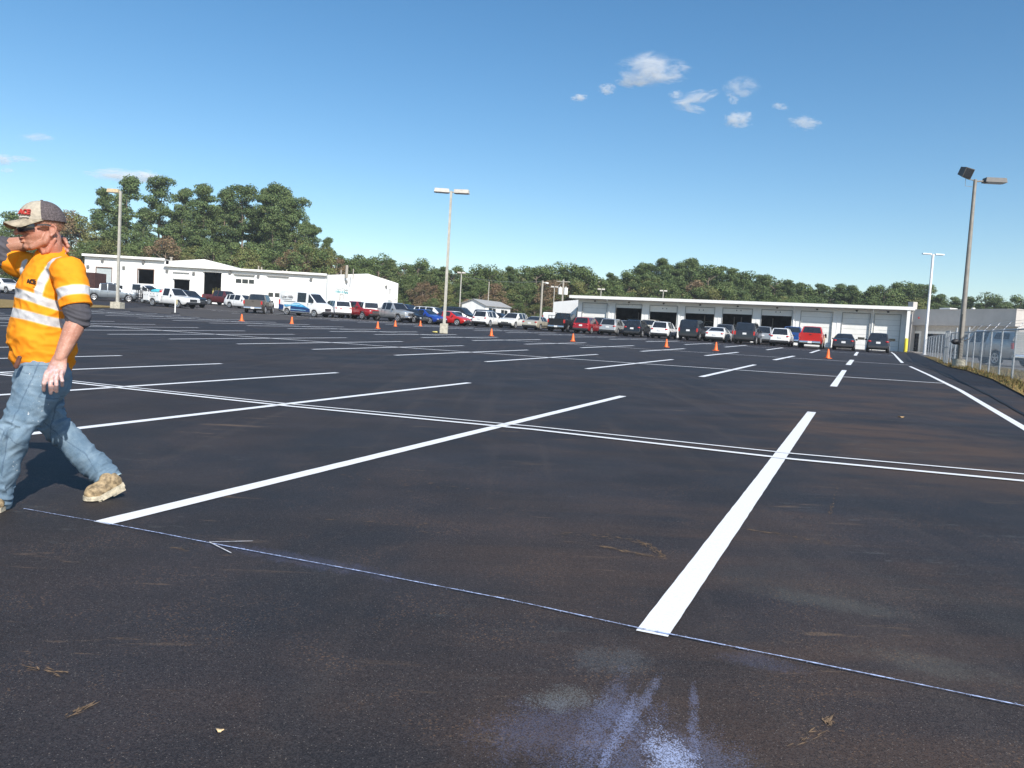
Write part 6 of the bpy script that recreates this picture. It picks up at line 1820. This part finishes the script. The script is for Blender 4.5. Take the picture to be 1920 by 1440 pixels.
    c_ = J(60, 528, 4.22); fn = (F*.93+S*.25+U*.0).normalized(); xx = U.cross(fn)
    # sits on the chest: find the shirt surface along the view
    dg = bpy.context.evaluated_depsgraph_get()
    from mathutils.bvhtree import BVHTree
    bt = BVHTree.FromPolygons([v.co.copy() for v in sh_.data.vertices], [tuple(p_.vertices) for p_ in sh_.data.polygons])
    d_ = ray(60, 528).normalized(); hit = bt.ray_cast(V((0, 0, EYE))-base, d_)
    if hit[0] is not None:
        p_ = hit[0]; n_ = hit[1]; n_.z *= .5; n_ = (n_+F*.3).normalized(); xx = U.cross(n_).normalized()
        if xx.x < 0: xx = xx
        put_text('shirt_logo', 'ACE', .034, simple('logo_black', (.05, .03, .03), .8), sh_, p_+n_*.004, xx, n_.cross(xx), .003, .0005)
        mb = MB(); mb.box(p_+n_*.004-U*.028, (.050, .003, .003), Matrix((xx, n_.cross(xx), n_)).transposed()); mb.build('logo_underline', simple('logo_black', (.05, .03, .03), .8), sh_)
    return body
mat_skin(); mat_shirt(); mat_denim()
build_worker()

# ---------------------------------------------------------------- light, sky, clouds
SUN_EL, = (math.radians(36.5),)
sun_dir = V((.44, -.88, 0)).normalized()*math.cos(SUN_EL)+V((0, 0, math.sin(SUN_EL)))
ld = bpy.data.lights.new('sun', 'SUN'); ld.energy = 4.9; ld.angle = math.radians(.53); ld.color = (1, .955, .89)
lo = bpy.data.objects.new('sun', ld); C.objects.link(lo); lo.rotation_euler = sun_dir.to_track_quat('Z', 'Y').to_euler(); lo.location = (10, -20, 40)
w = bpy.data.worlds.new('World'); SC.world = w; w.use_nodes = True
t = NT(w)
sky = t.a('ShaderNodeTexSky'); sky.sky_type = 'NISHITA'; sky.sun_disc = False; sky.sun_elevation = SUN_EL
sky.sun_rotation = math.atan2(sun_dir.x, sun_dir.y); sky.altitude = 100; sky.air_density = 1.0; sky.dust_density = .45; sky.ozone_density = 1.35
bg = t.a('ShaderNodeBackground'); hs = t.a('ShaderNodeHueSaturation'); hs.inputs['Saturation'].default_value = 1.30; hs.inputs['Hue'].default_value = .497; t.l.new(sky.outputs[0], hs.inputs['Color']); t.l.new(hs.outputs[0], bg.inputs[0]); bg.inputs[1].default_value = .118
o = t.a('ShaderNodeOutputWorld'); t.l.new(bg.outputs[0], o.inputs[0])

# small fair-weather clouds: real puffs of vapour far away
CL = [(1223, 130, 64, 27, 1.0, 0), (1190, 152, 34, 12, .85, 0), (1250, 146, 36, 9, .6, 0), (1138, 167, 17, 10, .85, 0), (1086, 183, 17, 7, .85, 0), (1305, 183, 40, 12, .75, -.3), (1290, 200, 34, 9, .65, .25), (1268, 177, 14, 8, .6, 0), (1390, 165, 34, 20, .42, 0), (1375, 187, 12, 8, .5, .6),
      (1385, 224, 28, 16, .95, 0), (1508, 230, 30, 12, .75, .15), (1462, 200, 17, 6, .5, .2), (0, 299, 26, 11, .95, 0), (40, 298, 26, 6, .6, 0), (70, 257, 34, 7, .55, -.1), (240, 330, 62, 11, .95, 0), (205, 328, 50, 9, .6, 0), (275, 332, 26, 13, .9, 0), (15, 320, 14, 5, .4, 0)]

def cloud_mat():
    m, t = newmat('cloud_vapour')
    P = t.a('ShaderNodeTexCoord').outputs['Object']
    oi = t.a('ShaderNodeObjectInfo')
    sh = t.a('ShaderNodeVectorMath'); sh.operation = 'ADD'; t.l.new(P, sh.inputs[0]); t.l.new(oi.outputs['Location'], sh.inputs[1])
    n = t.noise(t.vmap(sh.outputs[0], (1, 1, 1)), 2.1, 6, .66, .5)
    ln = t.a('ShaderNodeVectorMath'); ln.operation = 'LENGTH'; t.l.new(P, ln.inputs[0])
    r = ln.outputs['Value']
    f = t.math('ADD', t.math('MULTIPLY', t.math('MULTIPLY', r, r), -.62), .36)
    f = t.math('ADD', f, t.math('MULTIPLY', t.math('SUBTRACT', n, .5), 2.6))
    f = t.math('MULTIPLY', t.step(f, .0, .45), t.math('SUBTRACT', 1, t.step(r, .8, .99)))
    dn = t.math('MULTIPLY', f, t.a('ShaderNodeAttribute', attribute_type='OBJECT', attribute_name='vapour').outputs['Fac'])
    vs = t.a('ShaderNodeVolumeScatter'); vs.inputs['Color'].default_value = (.99, .99, 1, 1); vs.inputs['Anisotropy'].default_value = -.1
    t.l.new(dn, vs.inputs['Density'])
    o = t.a('ShaderNodeOutputMaterial'); t.l.new(vs.outputs[0], o.inputs['Volume'])
    return m
MC = cloud_mat()
cm_ = MB(); cm_.ellip((0, 0, 0), 1., n=24); CME = cm_.mesh('cloud', MC)
for (cx, cy, rx, ry, amt, rot) in CL:
    Dc = 2600.; p_ = at(cx, cy, Dc); o_ = bpy.data.objects.new('cloud', CME); C.objects.link(o_)
    o_.location = p_; k_ = Dc/FOC*1.22
    o_.scale = (rx*k_, (rx+ry)*.5*k_, ry*k_); o_.rotation_euler = (0, rot*.8-.03, 0)
    o_['kind'] = 'structure'; o_['vapour'] = float(amt*1.25/((rx+ry)*.5*k_))

# thin autumn haze over the lot
HZ, tz = newmat('haze_air')
pv_ = tz.a('ShaderNodeVolumePrincipled'); pv_.inputs['Color'].default_value = (.86, .93, 1, 1); pv_.inputs['Density'].default_value = .00032; pv_.inputs['Anisotropy'].default_value = .1
tz.l.new(pv_.outputs[0], tz.a('ShaderNodeOutputMaterial').inputs['Volume'])
mb = MB(); mb.box((0, 265, 15), (900, 750, 36)); tag(mb.build('haze', HZ), kind='stuff', label='thin pale haze hanging over the whole lot and trees', cat='haze')
# ---------------------------------------------------------------- camera
cam = bpy.data.cameras.new('camera'); co = bpy.data.objects.new('camera', cam); C.objects.link(co)
cam.sensor_width = 36; cam.lens = 36*FOC/1920; cam.clip_start = .05; cam.clip_end = 9000
c, s = math.cos(ROLL), math.sin(ROLL)
fwd = V((0, math.cos(PITCH), -math.sin(PITCH))); upv = V((0, math.sin(PITCH), math.cos(PITCH))); rgt = V((1, 0, 0))
ir = rgt*c+upv*s; iu = upv*c-rgt*s
M = Matrix((ir, iu, -fwd)).transposed().to_4x4(); M.translation = V((0, 0, EYE)); co.matrix_world = M
SC.camera = co
SC.render.engine = 'CYCLES'
SC.view_settings.view_transform = 'Standard'; SC.view_settings.look = 'None'; SC.view_settings.exposure = 0.30
SC.cycles.volume_bounces = 4; SC.cycles.volume_max_steps = 256; SC.view_settings.gamma = 1
SC.render.resolution_x, SC.render.resolution_y = 1024, 768
